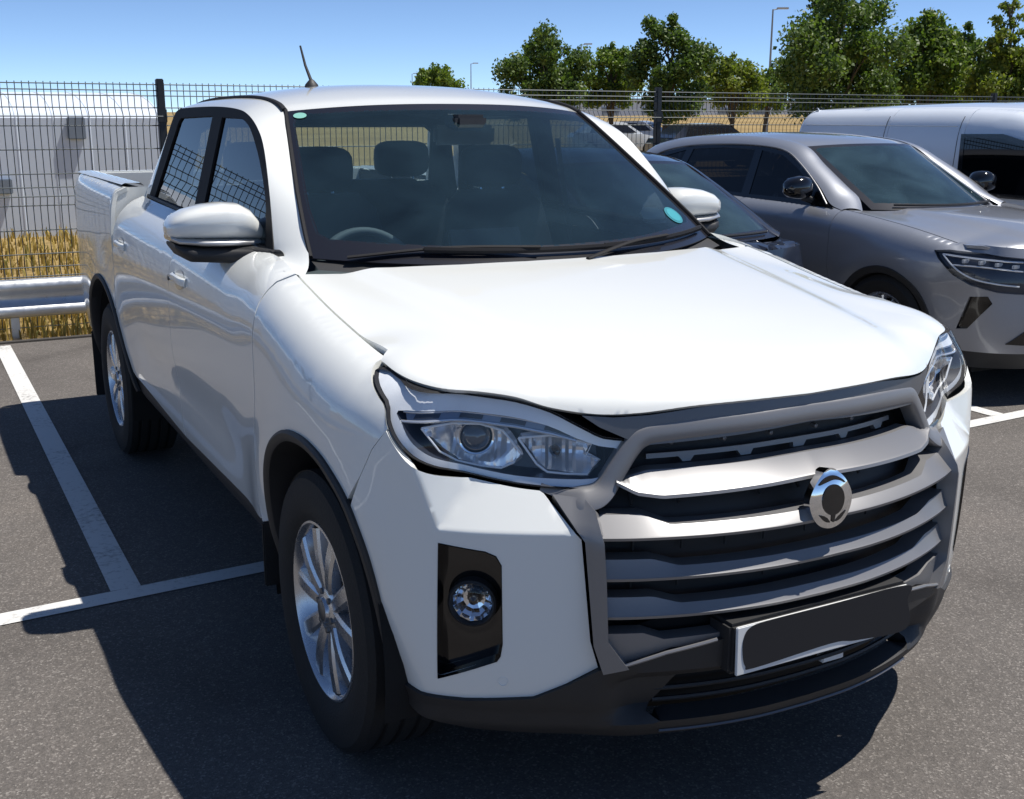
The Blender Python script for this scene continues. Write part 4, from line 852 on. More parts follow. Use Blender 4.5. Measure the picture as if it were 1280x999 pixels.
for sgn in (0, 1):
    hl = node('headlamp', SUV)
    def put(nm, VF, m, ang=38):
        V, F = VF; return mk(nm, V if not sgn else flipx(V), F if not sgn else rev(F), m, hl, ang=ang)
    H_ = (-.5, -.8, .2); P = densify(SLAMP, .02)
    put('surround', orient(gridmesh(np.array([sh.pt(P[:, 0], P[:, 1], .002), sh.pt(P[:, 0], P[:, 1], -.05)]), closev=True), H_), 'gloss_black')
    Q = inset_poly(P, .016); P2 = inset_poly(P, -.002) if area(P) > 0 else inset_poly(P, -.002)
    put('housing', panel_geo(SLAMP, fd(-.03), H_, inset=0, depth=0), 'lamp_black')
    put('lens', panel_geo(SLAMP, fd(.001), H_, inset=.001, depth=0), 'lamp_glass')
    for pts, r, m in SUV_LINES: 
        q = np.array(pts); t = crom(q, 6); put('light_guide', tube(sh.pt(t[:, 0], t[:, 1], -.012), r, 6), m)
    for ls, lz in SUV_CELLS: put('lamp_cell', xf(box((-.024, -.01, -.011), (.024, .01, .011), .003), Matrix.Translation(Vector(sh.pt(ls, lz, -.022)))), 'reflector')
    V, F = panel_geo(SVENT, fd(-.035), H_, inset=-.004, depth=0); V2, F2 = orient(gridmesh(np.array([sh.pt(*densify(SVENT, .02).T, .002), sh.pt(*densify(SVENT, .02).T, -.04)]), closev=True), H_)
    V, F = join((V, F), (V2, F2)); mk('air_vent', V if not sgn else flipx(V), F if not sgn else rev(F), 'gloss_black', SUV)
panel('grille', np.array([(0,.80),(.48,.78),(.44,.62),(.60,.44),(.70,.36),(0,.33)]), fd(.006), 'gloss_black', SUV, F_, inset=0, depth=.01)
OFF[:] = [0, 0, 0]

# ---- dark liftback between the pickup and the SUV, tail towards the lane
OFF[:] = [2.36, 3.36, 0]
HAT = thing('liftback_car', 'dark navy car with sloping teal glass parked between pickup and grey SUV', 'car', (2.36, 5.4, 0)); WT[HAT.name] = Vector((2.36, 5.4, 0))
zH = lambda y: sm(y, [.1,.3,.6,1.2,2.4,3.6,4.1], [.905,.925,.938,.95,.955,.90,.8])
AXH = (.78, 3.28)
build_car(HAT, dict(plan=[(0,0),(.3,.015),(.5,.04),(.64,.09),(.74,.18),(.80,.32),(.83,.55),(.845,.9),(.845,2.0),(.84,3.0),(.82,3.5),(.76,3.85),(.6,4.0),(0,4.05)],
  ztop=zH, ax=AXH, arch=.345, zb=.30, zs=.18, wr=.305, rr=.20, wx=.74, lip=.02, splits=(1.18,2.1,2.95), nose=.18, fbot=.40, qend=3.75,
  cover_top=(.885,.89,.905), bonnet_edge=[(0,.03),(.3,.045),(.5,.07),(.60,.12),(.66,.18)], cowl=[(0,.13),(.3,.16),(.55,.25),(.66,.32)],
  bonnet_z=([0,.1,.4,.8], [.925,.932,.945,.955]), off=simple_off(zH, ([0,.008,.025,.05,.09,.14], [.12,.09,.06,.03,.01,0]), ([.2,.3,.45,.6,.72,.8,.9], [.06,.02,0,0,.0,.015,.03]), ([.2,.36,.5,.7,1.1], [.05,.02,.01,0,.008]), AXH, .305, .012),
  we=[(.61,.30,.935),(.585,.58,1.08),(.555,.88,1.23),(.525,1.16,1.355)], wc=[(0,.14,.935),(0,.45,1.10),(0,.78,1.255),(0,1.06,1.375)],
  A=[(.63,.30,.932),(.60,.38,.975),(.585,.58,1.08),(.555,.88,1.23),(.525,1.16,1.355),(.53,1.5,1.405),(.53,1.9,1.42),(.52,2.3,1.40),(.51,2.6,1.355),(.60,3.1,1.10)],
  B=[(.735,.42,.938),(.73,.50,.965),(.705,.72,1.07),(.665,1.0,1.20),(.63,1.24,1.29),(.615,1.5,1.335),(.615,1.9,1.345),(.63,2.25,1.315),(.66,2.5,1.24),(.735,2.95,1.0)],
  rc=[(0,1.06,1.375),(0,1.3,1.42),(0,1.7,1.445),(0,2.1,1.435),(0,2.6,1.385)], re=[(.525,1.16,1.355),(.525,1.4,1.392),(.53,1.75,1.416),(.525,2.1,1.408),(.51,2.6,1.35)],
  plane=(.745, .95, .36), frame=[(.58,.94),(2.1,.955),(2.95,.97),(2.5,1.235),(2.25,1.31),(1.9,1.34),(1.5,1.33),(1.24,1.285),(1.0,1.195),(.72,1.065)],
  panes=[[(.80,.98),(1.45,.985),(1.48,1.30),(1.26,1.26),(1.02,1.17),(.82,1.06)],[(1.52,.985),(2.7,1.0),(2.42,1.21),(2.22,1.28),(1.9,1.315),(1.55,1.305)]], wsglass='hatch_glass', back=2.6, backz=1.0), 'navy_paint')
OFF[:] = [0, 0, 0]

# ---- white van
OFF[:] = [6.93, 2.10, 0]
VAN = thing('van', 'white panel van with dark door window parked beyond the grey SUV', 'van', (6.93, 5, 0)); WT[VAN.name] = Vector((6.93, 5, 0))
zV = lambda y: sm(y, [.2,.5,.8,1.2,1.45,1.70,2.05,2.5,3.2,5.0], [.92,1.02,1.07,1.13,1.17,1.35,1.60,1.71,1.735,1.72])
AXV = (.93, 4.10)
vs = dict(plan=[(0,0),(.3,.015),(.5,.05),(.65,.12),(.77,.22),(.85,.36),(.90,.55),(.925,.85),(.93,1.6),(.93,3.0),(.93,4.3),(.92,4.75),(.88,4.92),(.78,4.98),(.6,5.0),(0,5.02)],
  ztop=zV, ax=AXV, arch=.39, zb=.33, zs=.2, wr=.33, rr=.215, wx=.80, lip=.03, splits=(1.18,2.86,3.70), nose=.42, fbot=.5, qend=4.88,
  cover_top=(.88,.90,.97), bonnet_edge=[(0,.06),(.3,.08),(.5,.13),(.65,.21),(.74,.33),(.78,.41)], cowl=[(0,.95),(.35,.98),(.6,1.08),(.74,1.18)], bonnet_z=([0,.1,.4,.8,1.2], [.98,1.0,1.06,1.10,1.13]),
  off=simple_off(zV, ([0,.008,.03,.07,.13,.22], [.16,.12,.075,.04,.014,0]), ([.2,.3,.45,.6,.8,.95,1.05], [.06,.02,0,0,.01,.05,.1]), ([.2,.36,.5,.8,1.05,1.2,1.45,1.7], [.05,.02,.01,0,.0,.015,.04,.08]), AXV, .33, .012),
  we=[(.70,1.12,1.13),(.67,1.42,1.34),(.64,1.66,1.50),(.60,1.95,1.655)], wc=[(0,.90,1.11),(0,1.24,1.35),(0,1.52,1.54),(0,1.82,1.70)],
  A=[(.72,1.14,1.13),(.69,1.26,1.22),(.67,1.42,1.34),(.64,1.66,1.50),(.60,1.95,1.655),(.60,2.3,1.712),(.60,3.0,1.738),(.60,4.2,1.732),(.60,4.9,1.71)],
  B=[(.78,1.18,1.14),(.765,1.30,1.22),(.735,1.50,1.34),(.70,1.72,1.47),(.68,1.95,1.59),(.665,2.3,1.672),(.66,3.0,1.72),(.66,4.2,1.716),(.66,4.9,1.70)],
  rc=[(0,1.82,1.70),(0,2.1,1.745),(0,2.6,1.775),(0,3.6,1.78),(0,4.92,1.745)], re=[(.60,1.95,1.655),(.60,2.2,1.70),(.60,2.7,1.729),(.60,3.6,1.736),(.60,4.92,1.71)],
  plane=(.948, 1.05, .07), frame=[(1.52,1.02),(2.84,1.03),(2.86,1.52),(2.45,1.525),(2.22,1.47),(1.90,1.30)],
  panes=[[(1.62,1.06),(2.80,1.06),(2.82,1.49),(2.46,1.49),(2.24,1.435),(1.95,1.285)]], wsglass='tint_glass', back=3.0, backz=1.55, mirror=(.93, 1.75, 1.10))
vsh, vf, vsy, _ = build_car(VAN, vs, 'van_paint')
V, F = lathe([(0, .05), (.01, .045), (.05, .016), (.055, .0005)], 'z', 16, (-.1, 2.65, 1.774)); ae = node('aerial', VAN); mk('base', V, F, 'black_plastic', ae); mk('mast', *tube([(-.1, 2.65, 1.81), (-.1, 2.70, 1.88), (-.1, 2.74, 1.95)], .006, 6), 'black_plastic', ae)
for yy_ in (2.92, 3.74): P = vsh.pt(vsh.s_of_y(np.full(12, yy_)), np.linspace(1.15, 1.66, 12), .0008); both('door_seam', *tube(P, .003, 5), 'black_plastic', VAN)
P = vsh.pt(vsh.s_of_y(np.linspace(2.95, 4.8, 20)), np.full(20, 1.58), .0008); both('roof_seam', *tube(P, .003, 5), 'silver_paint', VAN)
OFF[:] = [0, 0, 0]
# ================================================================ the place
def nodes(m): return m.node_tree.nodes, m.node_tree.links
def ramp(n, stops):
    r = n.new('ShaderNodeValToRGB'); e = r.color_ramp.elements
    while len(e) < len(stops): e.new(.5)
    for k, (p, c) in zip(e, stops): k.position = p; k.color = (*c, 1)
    return r
def tex(n, L, kind, scale, vec, **kw):
    t = n.new(kind); t.inputs['Scale'].default_value = scale
    for k, v in kw.items(): t.inputs[k].default_value = v
    L.new(vec, t.inputs['Vector']); return t
# asphalt: dark binder with pale chippings, patches of wear, fine relief
m = mat('asphalt', (.1, .1, .1), .85); n, L = nodes(m); p = n['Principled BSDF']; tc = n['Texture Coordinate'].outputs['Object']
v1 = tex(n, L, 'ShaderNodeTexVoronoi', 185, tc); v2 = tex(n, L, 'ShaderNodeTexVoronoi', 420, tc); n1 = tex(n, L, 'ShaderNodeTexNoise', 1.1, tc, Detail=7.0, Roughness=.6); n2 = tex(n, L, 'ShaderNodeTexNoise', 26, tc, Detail=5.0, Roughness=.7)
rr_ = ramp(n, [(0, (.092, .083, .075)), (.5, (.116, .104, .094)), (.85, (.140, .126, .114)), (1, (.25, .23, .21))]); sep = n.new('ShaderNodeSeparateColor'); L.new(v1.outputs['Color'], sep.inputs[0]); L.new(sep.outputs[0], rr_.inputs[0])
rs_ = ramp(n, [(.25, (.70, .69, .68)), (.5, (1, 1, 1)), (.75, (1.2, 1.18, 1.16))]); L.new(n1.outputs['Fac'], rs_.inputs[0])
r2_ = ramp(n, [(.25, (.82, .82, .82)), (.75, (1.16, 1.155, 1.15))]); L.new(n2.outputs['Fac'], r2_.inputs[0])
mx = n.new('ShaderNodeMix'); mx.data_type = 'RGBA'; mx.blend_type = 'MULTIPLY'; mx.inputs[0].default_value = 1; L.new(rr_.outputs[0], mx.inputs[6]); L.new(rs_.outputs[0], mx.inputs[7])
n4 = tex(n, L, 'ShaderNodeTexNoise', .55, tc, Detail=3.0, Distortion=1.2); r4_ = ramp(n, [(.30, (.62, .61, .60)), (.40, (1, 1, 1))]); L.new(n4.outputs['Fac'], r4_.inputs[0])
mx0 = n.new('ShaderNodeMix'); mx0.data_type = 'RGBA'; mx0.blend_type = 'MULTIPLY'; mx0.inputs[0].default_value = .8; L.new(mx.outputs[2], mx0.inputs[6]); L.new(r4_.outputs[0], mx0.inputs[7]); mx = mx0
mx2 = n.new('ShaderNodeMix'); mx2.data_type = 'RGBA'; mx2.blend_type = 'MULTIPLY'; mx2.inputs[0].default_value = 1; L.new(mx.outputs[2], mx2.inputs[6]); L.new(r2_.outputs[0], mx2.inputs[7]); L.new(mx2.outputs[2], p.inputs['Base Color'])
b = n.new('ShaderNodeBump'); b.inputs['Strength'].default_value = .45; b.inputs['Distance'].default_value = .005; ad = n.new('ShaderNodeMath'); ad.operation = 'ADD'; L.new(v1.outputs['Distance'], ad.inputs[0]); L.new(v2.outputs['Distance'], ad.inputs[1]); L.new(ad.outputs[0], b.inputs['Height']); L.new(b.outputs[0], p.inputs['Normal'])
# road paint, worn
m = mat('road_paint', (.6, .6, .58), .6); n, L = nodes(m); p = n['Principled BSDF']; tc = n['Texture Coordinate'].outputs['Object']
n1 = tex(n, L, 'ShaderNodeTexNoise', 34, tc, Detail=8.0, Roughness=.75); n3 = tex(n, L, 'ShaderNodeTexNoise', 3, tc, Detail=4.0)
ad = n.new('ShaderNodeMath'); ad.operation = 'MULTIPLY_ADD'; ad.inputs[1].default_value = .45; L.new(n3.outputs['Fac'], ad.inputs[0]); L.new(n1.outputs['Fac'], ad.inputs[2])
rr_ = ramp(n, [(.50, (.15, .14, .13)), (.585, (.45, .44, .42)), (.70, (.66, .655, .63))]); L.new(ad.outputs[0], rr_.inputs[0]); L.new(rr_.outputs[0], p.inputs['Base Color'])
b = n.new('ShaderNodeBump'); b.inputs['Strength'].default_value = .3; b.inputs['Distance'].default_value = .004; L.new(n1.outputs['Fac'], b.inputs['Height']); L.new(b.outputs[0], p.inputs['Normal'])
# dry ground
m = mat('dry_ground', (.3, .22, .1), .95); n, L = nodes(m); p = n['Principled BSDF']; tc = n['Texture Coordinate'].outputs['Object']
n1 = tex(n, L, 'ShaderNodeTexNoise', .12, tc, Detail=8.0, Roughness=.65); n2 = tex(n, L, 'ShaderNodeTexNoise', 9, tc, Detail=6.0, Roughness=.7)
rr_ = ramp(n, [(.3, (.21, .14, .05)), (.5, (.30, .21, .08)), (.7, (.36, .26, .11))]); L.new(n1.outputs['Fac'], rr_.inputs[0]); r2_ = ramp(n, [(.3, (.55, .55, .5)), (.7, (1.3, 1.28, 1.2))]); L.new(n2.outputs['Fac'], r2_.inputs[0])
mx = n.new('ShaderNodeMix'); mx.data_type = 'RGBA'; mx.blend_type = 'MULTIPLY'; mx.inputs[0].default_value = 1; L.new(rr_.outputs[0], mx.inputs[6]); L.new(r2_.outputs[0], mx.inputs[7]); L.new(mx.outputs[2], p.inputs['Base Color'])
def island(name, stops, rough=.7, trans=0.0, tcol=None):
    m = mat(name, stops[0][1], rough); n, L = nodes(m); p = n['Principled BSDF']; g = n.new('ShaderNodeNewGeometry'); r = ramp(n, stops); L.new(g.outputs['Random Per Island'], r.inputs[0]); L.new(r.outputs[0], p.inputs['Base Color'])
    if trans:
        t = n.new('ShaderNodeBsdfTranslucent'); mx = n.new('ShaderNodeMix'); mx.data_type = 'RGBA'; mx.blend_type = 'MULTIPLY'; mx.inputs[0].default_value = 1; mx.inputs[7].default_value = (*tcol, 1); L.new(r.outputs[0], mx.inputs[6]); L.new(mx.outputs[2], t.inputs[0])
        ms = n.new('ShaderNodeMixShader'); ms.inputs[0].default_value = trans; L.new(p.outputs[0], ms.inputs[1]); L.new(t.outputs[0], ms.inputs[2]); L.new(ms.outputs[0], n['Material Output'].inputs[0])
    return m
island('dry_grass', [(0, (.38, .27, .06)), (.4, (.50, .37, .09)), (.75, (.30, .21, .05)), (.85, (.17, .19, .045)), (1, (.54, .42, .13))], .8, .25, (1, 1, 1))
island('leaf_mid', [(0, (0.065, 0.111, 0.021)), (0.5, (0.124, 0.189, 0.034)), (1, (0.208, 0.26, 0.047))], .55, .35, (1.3, 1.5, .7))
island('leaf_yellow', [(0, (0.096, 0.132, 0.022)), (0.5, (0.168, 0.216, 0.034)), (1, (0.264, 0.288, 0.048))], .55, .35, (1.3, 1.5, .7))
island('leaf_dark', [(0, (0.047, 0.084, 0.02)), (0.5, (0.092, 0.151, 0.032)), (1, (0.162, 0.223, 0.046))], .55, .3, (1.3, 1.5, .7))
mat('bark', (.10, .08, .06), .9, noise=.35, nscale=9, bump=.5, bscale=30)
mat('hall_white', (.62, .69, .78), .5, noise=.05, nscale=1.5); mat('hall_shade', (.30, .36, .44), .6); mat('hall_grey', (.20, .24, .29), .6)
mat('concrete', (.34, .33, .31), .85, noise=.15, nscale=5, bump=.3, bscale=60); mat('lamp_metal', (.30, .31, .32), .5, metal=.5); mat('lamp_head', (.5, .52, .55), .4)
mat('kerb_dark', (.05, .045, .04), .9, noise=.3, nscale=10)
# ---- ground
def sheet(name, x0, x1, y0, y1, z, m): o = mk(name, [(x0, y0, z), (x1, y0, z), (x1, y1, z), (x0, y1, z)], [(0, 1, 2, 3)], m, smooth=False); o['kind'] = 'structure'; return o
sheet('pavement', -40, 60, -40, 7.30, 0, 'asphalt')
gx = np.r_[np.linspace(-700, -60, 10), np.linspace(-40, 220, 40), np.linspace(260, 900, 10)]; gy = np.r_[np.linspace(-300, 6.5, 6), np.linspace(7.3, 20, 8), np.linspace(28, 250, 34), np.linspace(300, 1500, 10)]
def terr(x, y): return -.03+.02*sstep(7.3, 9, y)+2.0*sstep(70, 190, y+.4*x)-9*sstep(230, 420, y+.4*x)+.25*np.sin(x*.05)*sstep(40, 90, y)
G = np.array([[(x, y, float(terr(x, y)) if y > 7.2 else -.03) for x in gx] for y in gy]); V, F = orient(gridmesh(G), U_); o = mk('ground', V, F, 'dry_ground'); o['kind'] = 'structure'
V, F = box((-40, 7.30, -.06), (60, 7.38, .012), .006); o = mk('kerb', V, F, 'kerb_dark'); o['kind'] = 'structure'
# ---- bay lines
def line(P, w):
    P = np.array(P, float); d = P[1]-P[0]; d /= np.linalg.norm(d); nn = np.array((-d[1], d[0]))*w/2
    V = [(*(P[0]-nn), .004), (*(P[1]-nn), .004), (*(P[1]+nn), .004), (*(P[0]+nn), .004)]; o = mk('bay_line', V, [(0, 1, 2, 3)], 'road_paint', smooth=False); o['kind'] = 'structure'; return o
for i in range(-1, 5): line([(-1.232+2.42*i, 2.189+.121*i), (-1.222+2.42*i, 7.22)], .105)
line([(-9, 1.75), (14, 2.90)], .10)
# ---- guard rail
RAIL = thing('guard_rail', 'galvanised steel W-beam guard rail in front of the mesh fence', 'guard rail', (0, 7.45, 0))
prof = [(.0,.165),(-.03,.172),(-.055,.205),(-.055,.235),(-.02,.275),(-.005,.31),(-.02,.345),(-.055,.385),(-.055,.415),(-.03,.448),(.0,.458)]
for i in range(-3, 6):
    x0 = i*4.0+.9; V, F = gridmesh(np.array([[(x, 7.46+dy-(.003 if i % 2 else 0), z) for dy, z in crom(prof, 3)] for x in (x0-.14, x0+4.14)])); mk('beam', *orient((V, F), (0, -1, 0)), 'galv', RAIL, ang=60)
    for bx in (x0+.02, x0+.09): 
        for bz_ in (.26, .36): V, F = lathe([(0, .014), (-.012, .012), (-.014, .0005)], 'y', 10, (bx, 7.452, bz_)); mk('bolt', V, F, 'galv', RAIL)
for i in range(-6, 12):
    V, F = join(box((i*2.0+.87, 7.47, -.1), (i*2.0+.93, 7.53, .44), .004)); mk('post', V, F, 'galv', RAIL)
# ---- mesh fence
FEN = thing('mesh_fence', 'dark green welded mesh fence with folded wires and black posts', 'fence', (0, 7.62, 0))
zs_h = [1.885,1.84,1.80,1.71,1.645,1.575,1.40,1.22,1.12,1.055,.985,.80,.62,.52,.455,.385,.22,.06]
def ybend(z): 
    return 7.62-sum(.05*np.maximum(0, 1-abs(z-c_)/.066) for c_ in (1.643,1.053,.453))
zpts = np.array([.03,.387,.453,.519,.987,1.053,1.119,1.577,1.643,1.709,1.90])
def mesh_bay(x0, x1):
    VV, FF, k = [], [], 0
    def wire(P, r):
        nonlocal k
        V, F = tube(P, r, 4, False); VV.append(V); FF.extend([tuple(i+k for i in q) for q in F]); k += len(V)
    for x in np.arange(x0, x1, .05): wire([(x, ybend(z), z) for z in zpts], .0032)
    for z in zs_h: wire([(x0, ybend(z)-.005, z), (x1, ybend(z)-.005, z)], .0042)
    return np.vstack(VV), FF
for i in range(-3, 5):
    x0 = .12+4.73*i; mk('mesh_panel', *mesh_bay(x0+.03, x0+4.73), 'fence_green', FEN, smooth=False)
    V, F = join(box((x0-.028, 7.60, -.1), (x0+.028, 7.66, 1.93), .006), box((x0-.036, 7.592, 1.60), (x0+.036, 7.60, 1.70), .003), box((x0-.036, 7.592, 1.0), (x0+.036, 7.60, 1.1), .003)); mk('post', V, F, 'post_black', FEN)
# ---- dry grass behind the fence
def grass(name, x0, x1, y0, y1, cnt, h0, h1, label):
    X = RNG.uniform(x0, x1, cnt); Y = y0+(y1-y0)*RNG.random(cnt)**1.5; Hh = RNG.uniform(h0, h1, cnt)*(.6+.8*(np.sin(X*1.7)*np.cos(Y*1.3)*.5+.5)); A = RNG.uniform(0, 6.28, cnt); W = RNG.uniform(.004, .009, cnt)*(1+(Y-7)*.12); ln = RNG.uniform(0, .55, cnt); B = RNG.uniform(0, 6.28, cnt); Z = terr(X, Y)
    V = np.empty((cnt, 5, 3)); c_, s_ = np.cos(A)*W, np.sin(A)*W; lx, ly = np.cos(B)*ln*Hh, np.sin(B)*ln*Hh
    for i, (sg, t, wd) in enumerate(((-1,0,1),(1,0,1),(1,.6,.8),(-1,.6,.8),(0,1,0))):
        V[:, i, 0] = X+sg*c_*wd+lx*t*t; V[:, i, 1] = Y+sg*s_*wd+ly*t*t; V[:, i, 2] = Z+Hh*t*(1-.25*ln*t)-.01*(t == 0)
    idx = np.arange(cnt)*5; F = [(a, a+1, a+2, a+3) for a in idx]+[(a+3, a+2, a+4) for a in idx]
    o = mk(name, V.reshape(-1, 3), F, 'dry_grass', smooth=False); tag(o, label, 'grass', kind='stuff'); return o
grass('dry_grass', -5, 16, 7.42, 8.6, 9000, .05, .16, 'short dry yellow grass at the foot of the mesh fence')
grass('dry_grass', -5, 30, 8.3, 22, 42000, .07, .20, 'tall dry golden grass growing behind the mesh fence')
# ---- white curved-roof hall behind the fence
HALL = thing('storage_hall', 'long low white ribbed hall with curved roof behind the mesh fence', 'building', (-4, 18, 0))
xe = 1.72
zprof = [(15.6,-.3),(15.6,1.62),(15.64,1.68),(15.8,1.76),(16.2,1.86),(16.8,1.95),(17.6,2.0),(18.6,1.95),(19.2,1.84),(19.5,1.6),(19.55,-.3)]
for i in range(26):
    x1 = xe-.48*i; sg = [(x1-.48, 0), (x1-.03, 0), (x1-.022, .008), (x1-.006, .008), (x1, 0)]
    V, F = gridmesh(np.array([[(x, y-d*(1 if z < 1.5 else .5), z+(d if z > 1.5 else 0)) for x, d in sg] for y, z in zprof])); mk('wall_panel', *orient((V, F), (0, -1, 1)), 'hall_white', HALL, ang=25)
P = np.array([(y, z) for y, z in zprof]); V, F = panel_geo(P, lambda y, z: np.stack([0*y+xe-.002, y, z], -1), (1, 0, 0), inset=0, depth=0, grid=.5, dens=.5); mk('end_wall', V, F, 'hall_shade', HALL)  # the end wall's shade is put into its darker blue-grey colour
for x, z, w, h in ((.56,1.48,.12,.30), (-.52,.70,.18,.20), (-3.2,1.48,.12,.30)): V, F = box((x-w, 15.53, z-h/2), (x+w, 15.59, z+h/2), .01); mk('vent', V, F, 'hall_grey', HALL)
# ---- far white warehouse on the rise
WH = thing('warehouse', 'far pale warehouse on the low rise behind the trees', 'building', (120, 210, 0))
V, F = box((85, 205, -3), (210, 240, 4.9)); mk('wall', V, F, 'hall_white', WH)
V, F = box((84.5, 204.5, 4.9), (210.5, 240.5, 5.5)); mk('roof', V, F, 'hall_grey', WH)
for i in range(12): V, F = box((90+i*10, 204.8, 1.5), (94+i*10, 205.05, 3.6)); mk('shutter_door', V, F, 'hall_grey', WH)
# ---- trees
CAMP = np.array(camo.matrix_world.translation); CM = np.array(camo.matrix_world)[:3, :3]; FPX = cam.lens/36*1280
def spot(px, D):
    """ground point seen in the direction of picture column px, D metres away"""
    d = CM@np.array(((px-640)/FPX, (499.5-146)/FPX, -1)); d[2] = 0; d /= np.linalg.norm(d); return CAMP[:2]+d[:2]*D
def zat(py, D): return 1.647+(146-py)/FPX*D
def tree(px, top, bot, hw, D, leaf, label, cnt, lsz=.15, sparse=0):
    cnt = int(cnt*1.9)
    X, Y = spot(px, D); z0 = float(terr(X, Y)); zt_, zb_ = zat(top, D), max(z0+1.0, zat(bot, D)); R = hw/FPX*D
    T = thing('tree', label, 'tree', (X, Y, z0), 'trees beyond the mesh fence'); rg_ = np.random.default_rng(int(px)+3)
    H = zt_-z0; lean = rg_.normal(0, .02*H, 2)
    tr = crom([(X, Y, z0-.2), (X+lean[0]*.3, Y+lean[1]*.3, z0+H*.3), (X+lean[0], Y+lean[1], z0+H*.62), (X+lean[0]*1.3, Y+lean[1], z0+H*.9)], 4)
    parts = [tube(tr, np.linspace(.022*H+.02, .012, len(tr)), 7)]
    cl = []
    nb = 15 if not sparse else 10
    for i in range(nb):
        t = rg_.uniform(.25, .85); b0 = tr[int(t*(len(tr)-1))]; an = i*2.4+rg_.uniform(0, .6)
        fr_ = .10+.74*(i+.5)/nb; zc = zb_+(zt_-zb_)*fr_; prof_ = max(.12, math.sin(math.pi*(.12+.88*fr_)**.9)); rad = R*prof_*rg_.uniform(.35, .95)
        e = np.array((X+lean[0]+rad*math.cos(an), Y+lean[1]+rad*math.sin(an), zc)); b0 = b0.copy(); b0[2] = min(b0[2], e[2]-.1*H)
        mid = (b0+e)/2+np.array((0, 0, .04*H)); parts.append(tube(crom([b0, mid, e], 3), np.linspace(.009*H, .006, 7), 5))
        for q in range(3 if not sparse else 2): cl.append((e+rg_.normal(0, .17*R, 3)*np.array((1, 1, .8)), R*(.5+.5*prof_)*rg_.uniform(.19, .43)))
    for q in range(4): cl.append((np.array((X+lean[0]*1.2, Y+lean[1], zt_-(.05+.06*q)*(zt_-zb_)))+rg_.normal(0, .05*R*(1+q), 3), R*rg_.uniform(.10, .17)*(1+.25*q)))
    mk('trunk', *join(*parts), 'bark', T)
    C = np.array([c for c, r in cl]); Rr = np.array([r for c, r in cl]); pr = Rr**2/np.sum(Rr**2); ci = rg_.choice(len(cl), cnt, p=pr)
    d = rg_.normal(size=(cnt, 3)); d /= np.linalg.norm(d, axis=1)[:, None]; P = C[ci]+d*(Rr[ci]*rg_.random(cnt)**.45*rg_.uniform(.75, 1.25, cnt))[:, None]*np.array((1, 1, .85))
    nrm = d*.6+rg_.normal(size=(cnt, 3)); nrm /= np.linalg.norm(nrm, axis=1)[:, None]; a = np.cross(nrm, rg_.normal(size=(cnt, 3))); a /= np.linalg.norm(a, axis=1)[:, None]; b = np.cross(nrm, a); s = (lsz*rg_.uniform(.5, 1.25, cnt))[:, None]
    V = np.stack([P-a*s*.5, P+b*s*.34, P+a*s*.5, P-b*s*.34], 1).reshape(-1, 3); i4 = np.arange(cnt)*4; mk('crown', V, [(k, k+1, k+2, k+3) for k in i4], leaf, T, smooth=False)
for a in ((545,90,116,30,70,'leaf_mid','small far green tree just above the pickup roof',2600,.22),
          (683,44,146,54,45,'leaf_dark','round dense green tree beside the small far tree',9000,.15),
          (765,58,142,36,48,'leaf_mid','slim green tree between the round tree and the tall fence-post tree',5000,.15),
          (830,28,144,50,44,'leaf_dark','tall green tree directly behind the black fence post',9000,.15),
          (917,74,138,40,50,'leaf_yellow','small yellow-green tree between the fence-post tree and the tall lamp',4600,.16),
          (955,86,140,26,60,'leaf_mid','small tree right behind the tall lamp post',2600,.18),
          (1048,-8,146,84,38,'leaf_dark','biggest broad green tree behind the van roof',17000,.14),
          (1146,26,146,54,42,'leaf_mid','mid-size green tree beside the biggest tree',9000,.15),
          (1208,42,146,36,47,'leaf_dark','dark pointed tree behind the van aerial',5000,.16),
          (1256,60,146,46,40,'leaf_yellow','bushy yellow-green tree behind the van door',7000,.14),
          (1330,40,146,60,40,'leaf_mid','green tree at the end of the row past the van',7000,.14)): tree(*a)
tree(1252,4,110,24,40,'leaf_yellow','thin sparse young tree rising above the bushy yellow-green tree',700,.15,1)
# ---- lamp posts
def street_lamp(px, top, D, label, hd=True):
    X, Y = spot(px, D); z0 = float(terr(X, Y)); zt_ = zat(top, D); T = thing('street_lamp', label, 'street lamp', (X, Y, z0), 'street lamps beyond the trees')
    mk('pole', *tube([(X, Y, z0-.3), (X, Y, (z0+zt_)/2), (X, Y, zt_)], [.12,.09,.06], 8), 'lamp_metal', T)
    r = CM[:, 0]; mk('arm', *tube([(X, Y, zt_-.05), (X+r[0]*.5, Y+r[1]*.5, zt_+.05), (X+r[0]*.9, Y+r[1]*.9, zt_+.05)], .04, 6), 'lamp_metal', T)
    V, F = xf(box((-.45, -.16, -.07), (.45, .16, .07), .03), Matrix.Translation((X+r[0]*.75, Y+r[1]*.75, zt_+.08)) @ Matrix.Rotation(math.atan2(r[1], r[0]), 4, 'Z')); mk('lantern', V, F, 'lamp_head', T)
street_lamp(959, 24, 95, 'tall grey street lamp rising beside the biggest tree'); street_lamp(589, 84, 190, 'far thin street lamp between the small far tree and round tree')
street_lamp(725, 62, 130, 'street lamp with its head showing above the slim tree'); street_lamp(516, 96, 230, 'farthest tiny street lamp beside the small far tree')
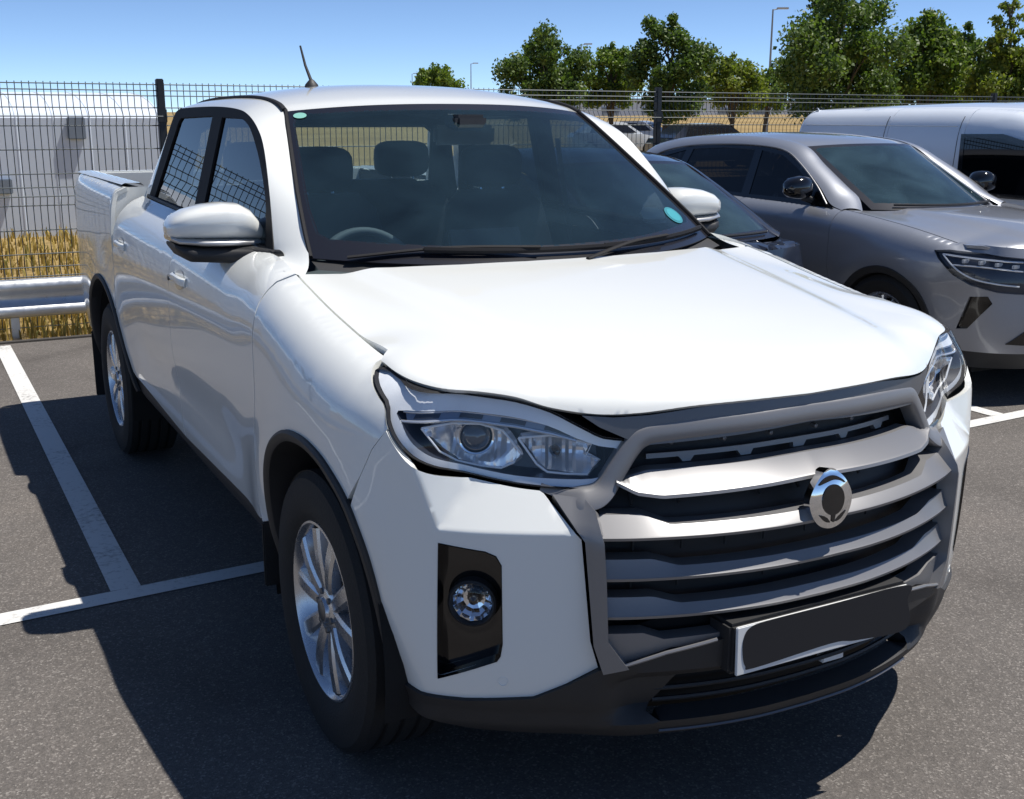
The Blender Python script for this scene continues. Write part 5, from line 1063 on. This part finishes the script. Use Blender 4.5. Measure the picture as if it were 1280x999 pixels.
# ---- cars parked far behind the fence
def far_car(px, D, paint, label, ang):
    X, Y = spot(px, D); z0 = float(terr(X, Y)); T = thing('parked_car', label, 'car', (X, Y, z0), 'cars parked far behind the fence'); M = Matrix.Translation((X, Y, z0)) @ Matrix.Rotation(ang, 4, 'Z')
    sec = []
    for y, w, zt2 in ((-2.1,.70,.62),(-1.95,.82,.74),(-1.2,.88,.92),(-.9,.88,.96),(1.5,.88,1.0),(1.95,.84,.98),(2.1,.74,.8)): sec.append([(-w, y, .25), (-w*1.02, y, .55), (-w*.93, y, zt2), (w*.93, y, zt2), (w*1.02, y, .55), (w, y, .25)])
    V, F = gridmesh(np.array(sec), closev=True); F = F+[tuple(range(6)), tuple(range(36, 42))[::-1]]; mk('body', *xf((V, F), M), paint, T)
    sec = [[(-.78, y0, .95), (-w, y1, z), (w, y1, z), (.78, y0, .95)] for y0, y1, w, z in ((-1.0,-1.0,.76,.96),(-1.0,-.3,.62,1.42),(0,.0,.62,1.47),(1.0,1.0,.60,1.45),(1.7,1.3,.60,1.38),(1.75,1.75,.72,1.0))]
    V, F = gridmesh(np.array(sec)); mk('cabin', *xf((V, F), M), paint, T)
    for sg in (-1, 1): mk('window', *xf(([(sg*.80, -.75, 1.0), (sg*.80, 1.35, 1.0), (sg*.65, 1.15, 1.36), (sg*.65, -.25, 1.36)], [(0, 1, 2, 3)]), M), 'frit', T)
    mk('windscreen', *xf(([(-.66, -1.02, .99), (.66, -1.02, .99), (.55, -.42, 1.40), (-.55, -.42, 1.40)], [(0, 1, 2, 3)]), M), 'frit', T)
    for sx_ in (-1, 1):
        for y in (-1.3, 1.3): V, F = lathe([(-.1, .2), (-.1, .31), (.1, .31), (.1, .2), (.1, .0005)], n=20, c=(sx_*.80, y, .31)); mk('wheel', *xf((V, F), M), 'rubber', T)
far_car(771, 52, 'van_paint', 'white car parked far behind the fence next to a silver car', 1.2); far_car(804, 60, 'silver_paint', 'silver car parked far behind the fence between white car and fence post', .6); far_car(890, 40, 'navy_paint', 'dark car far behind the fence above the SUV roof', 1.4)
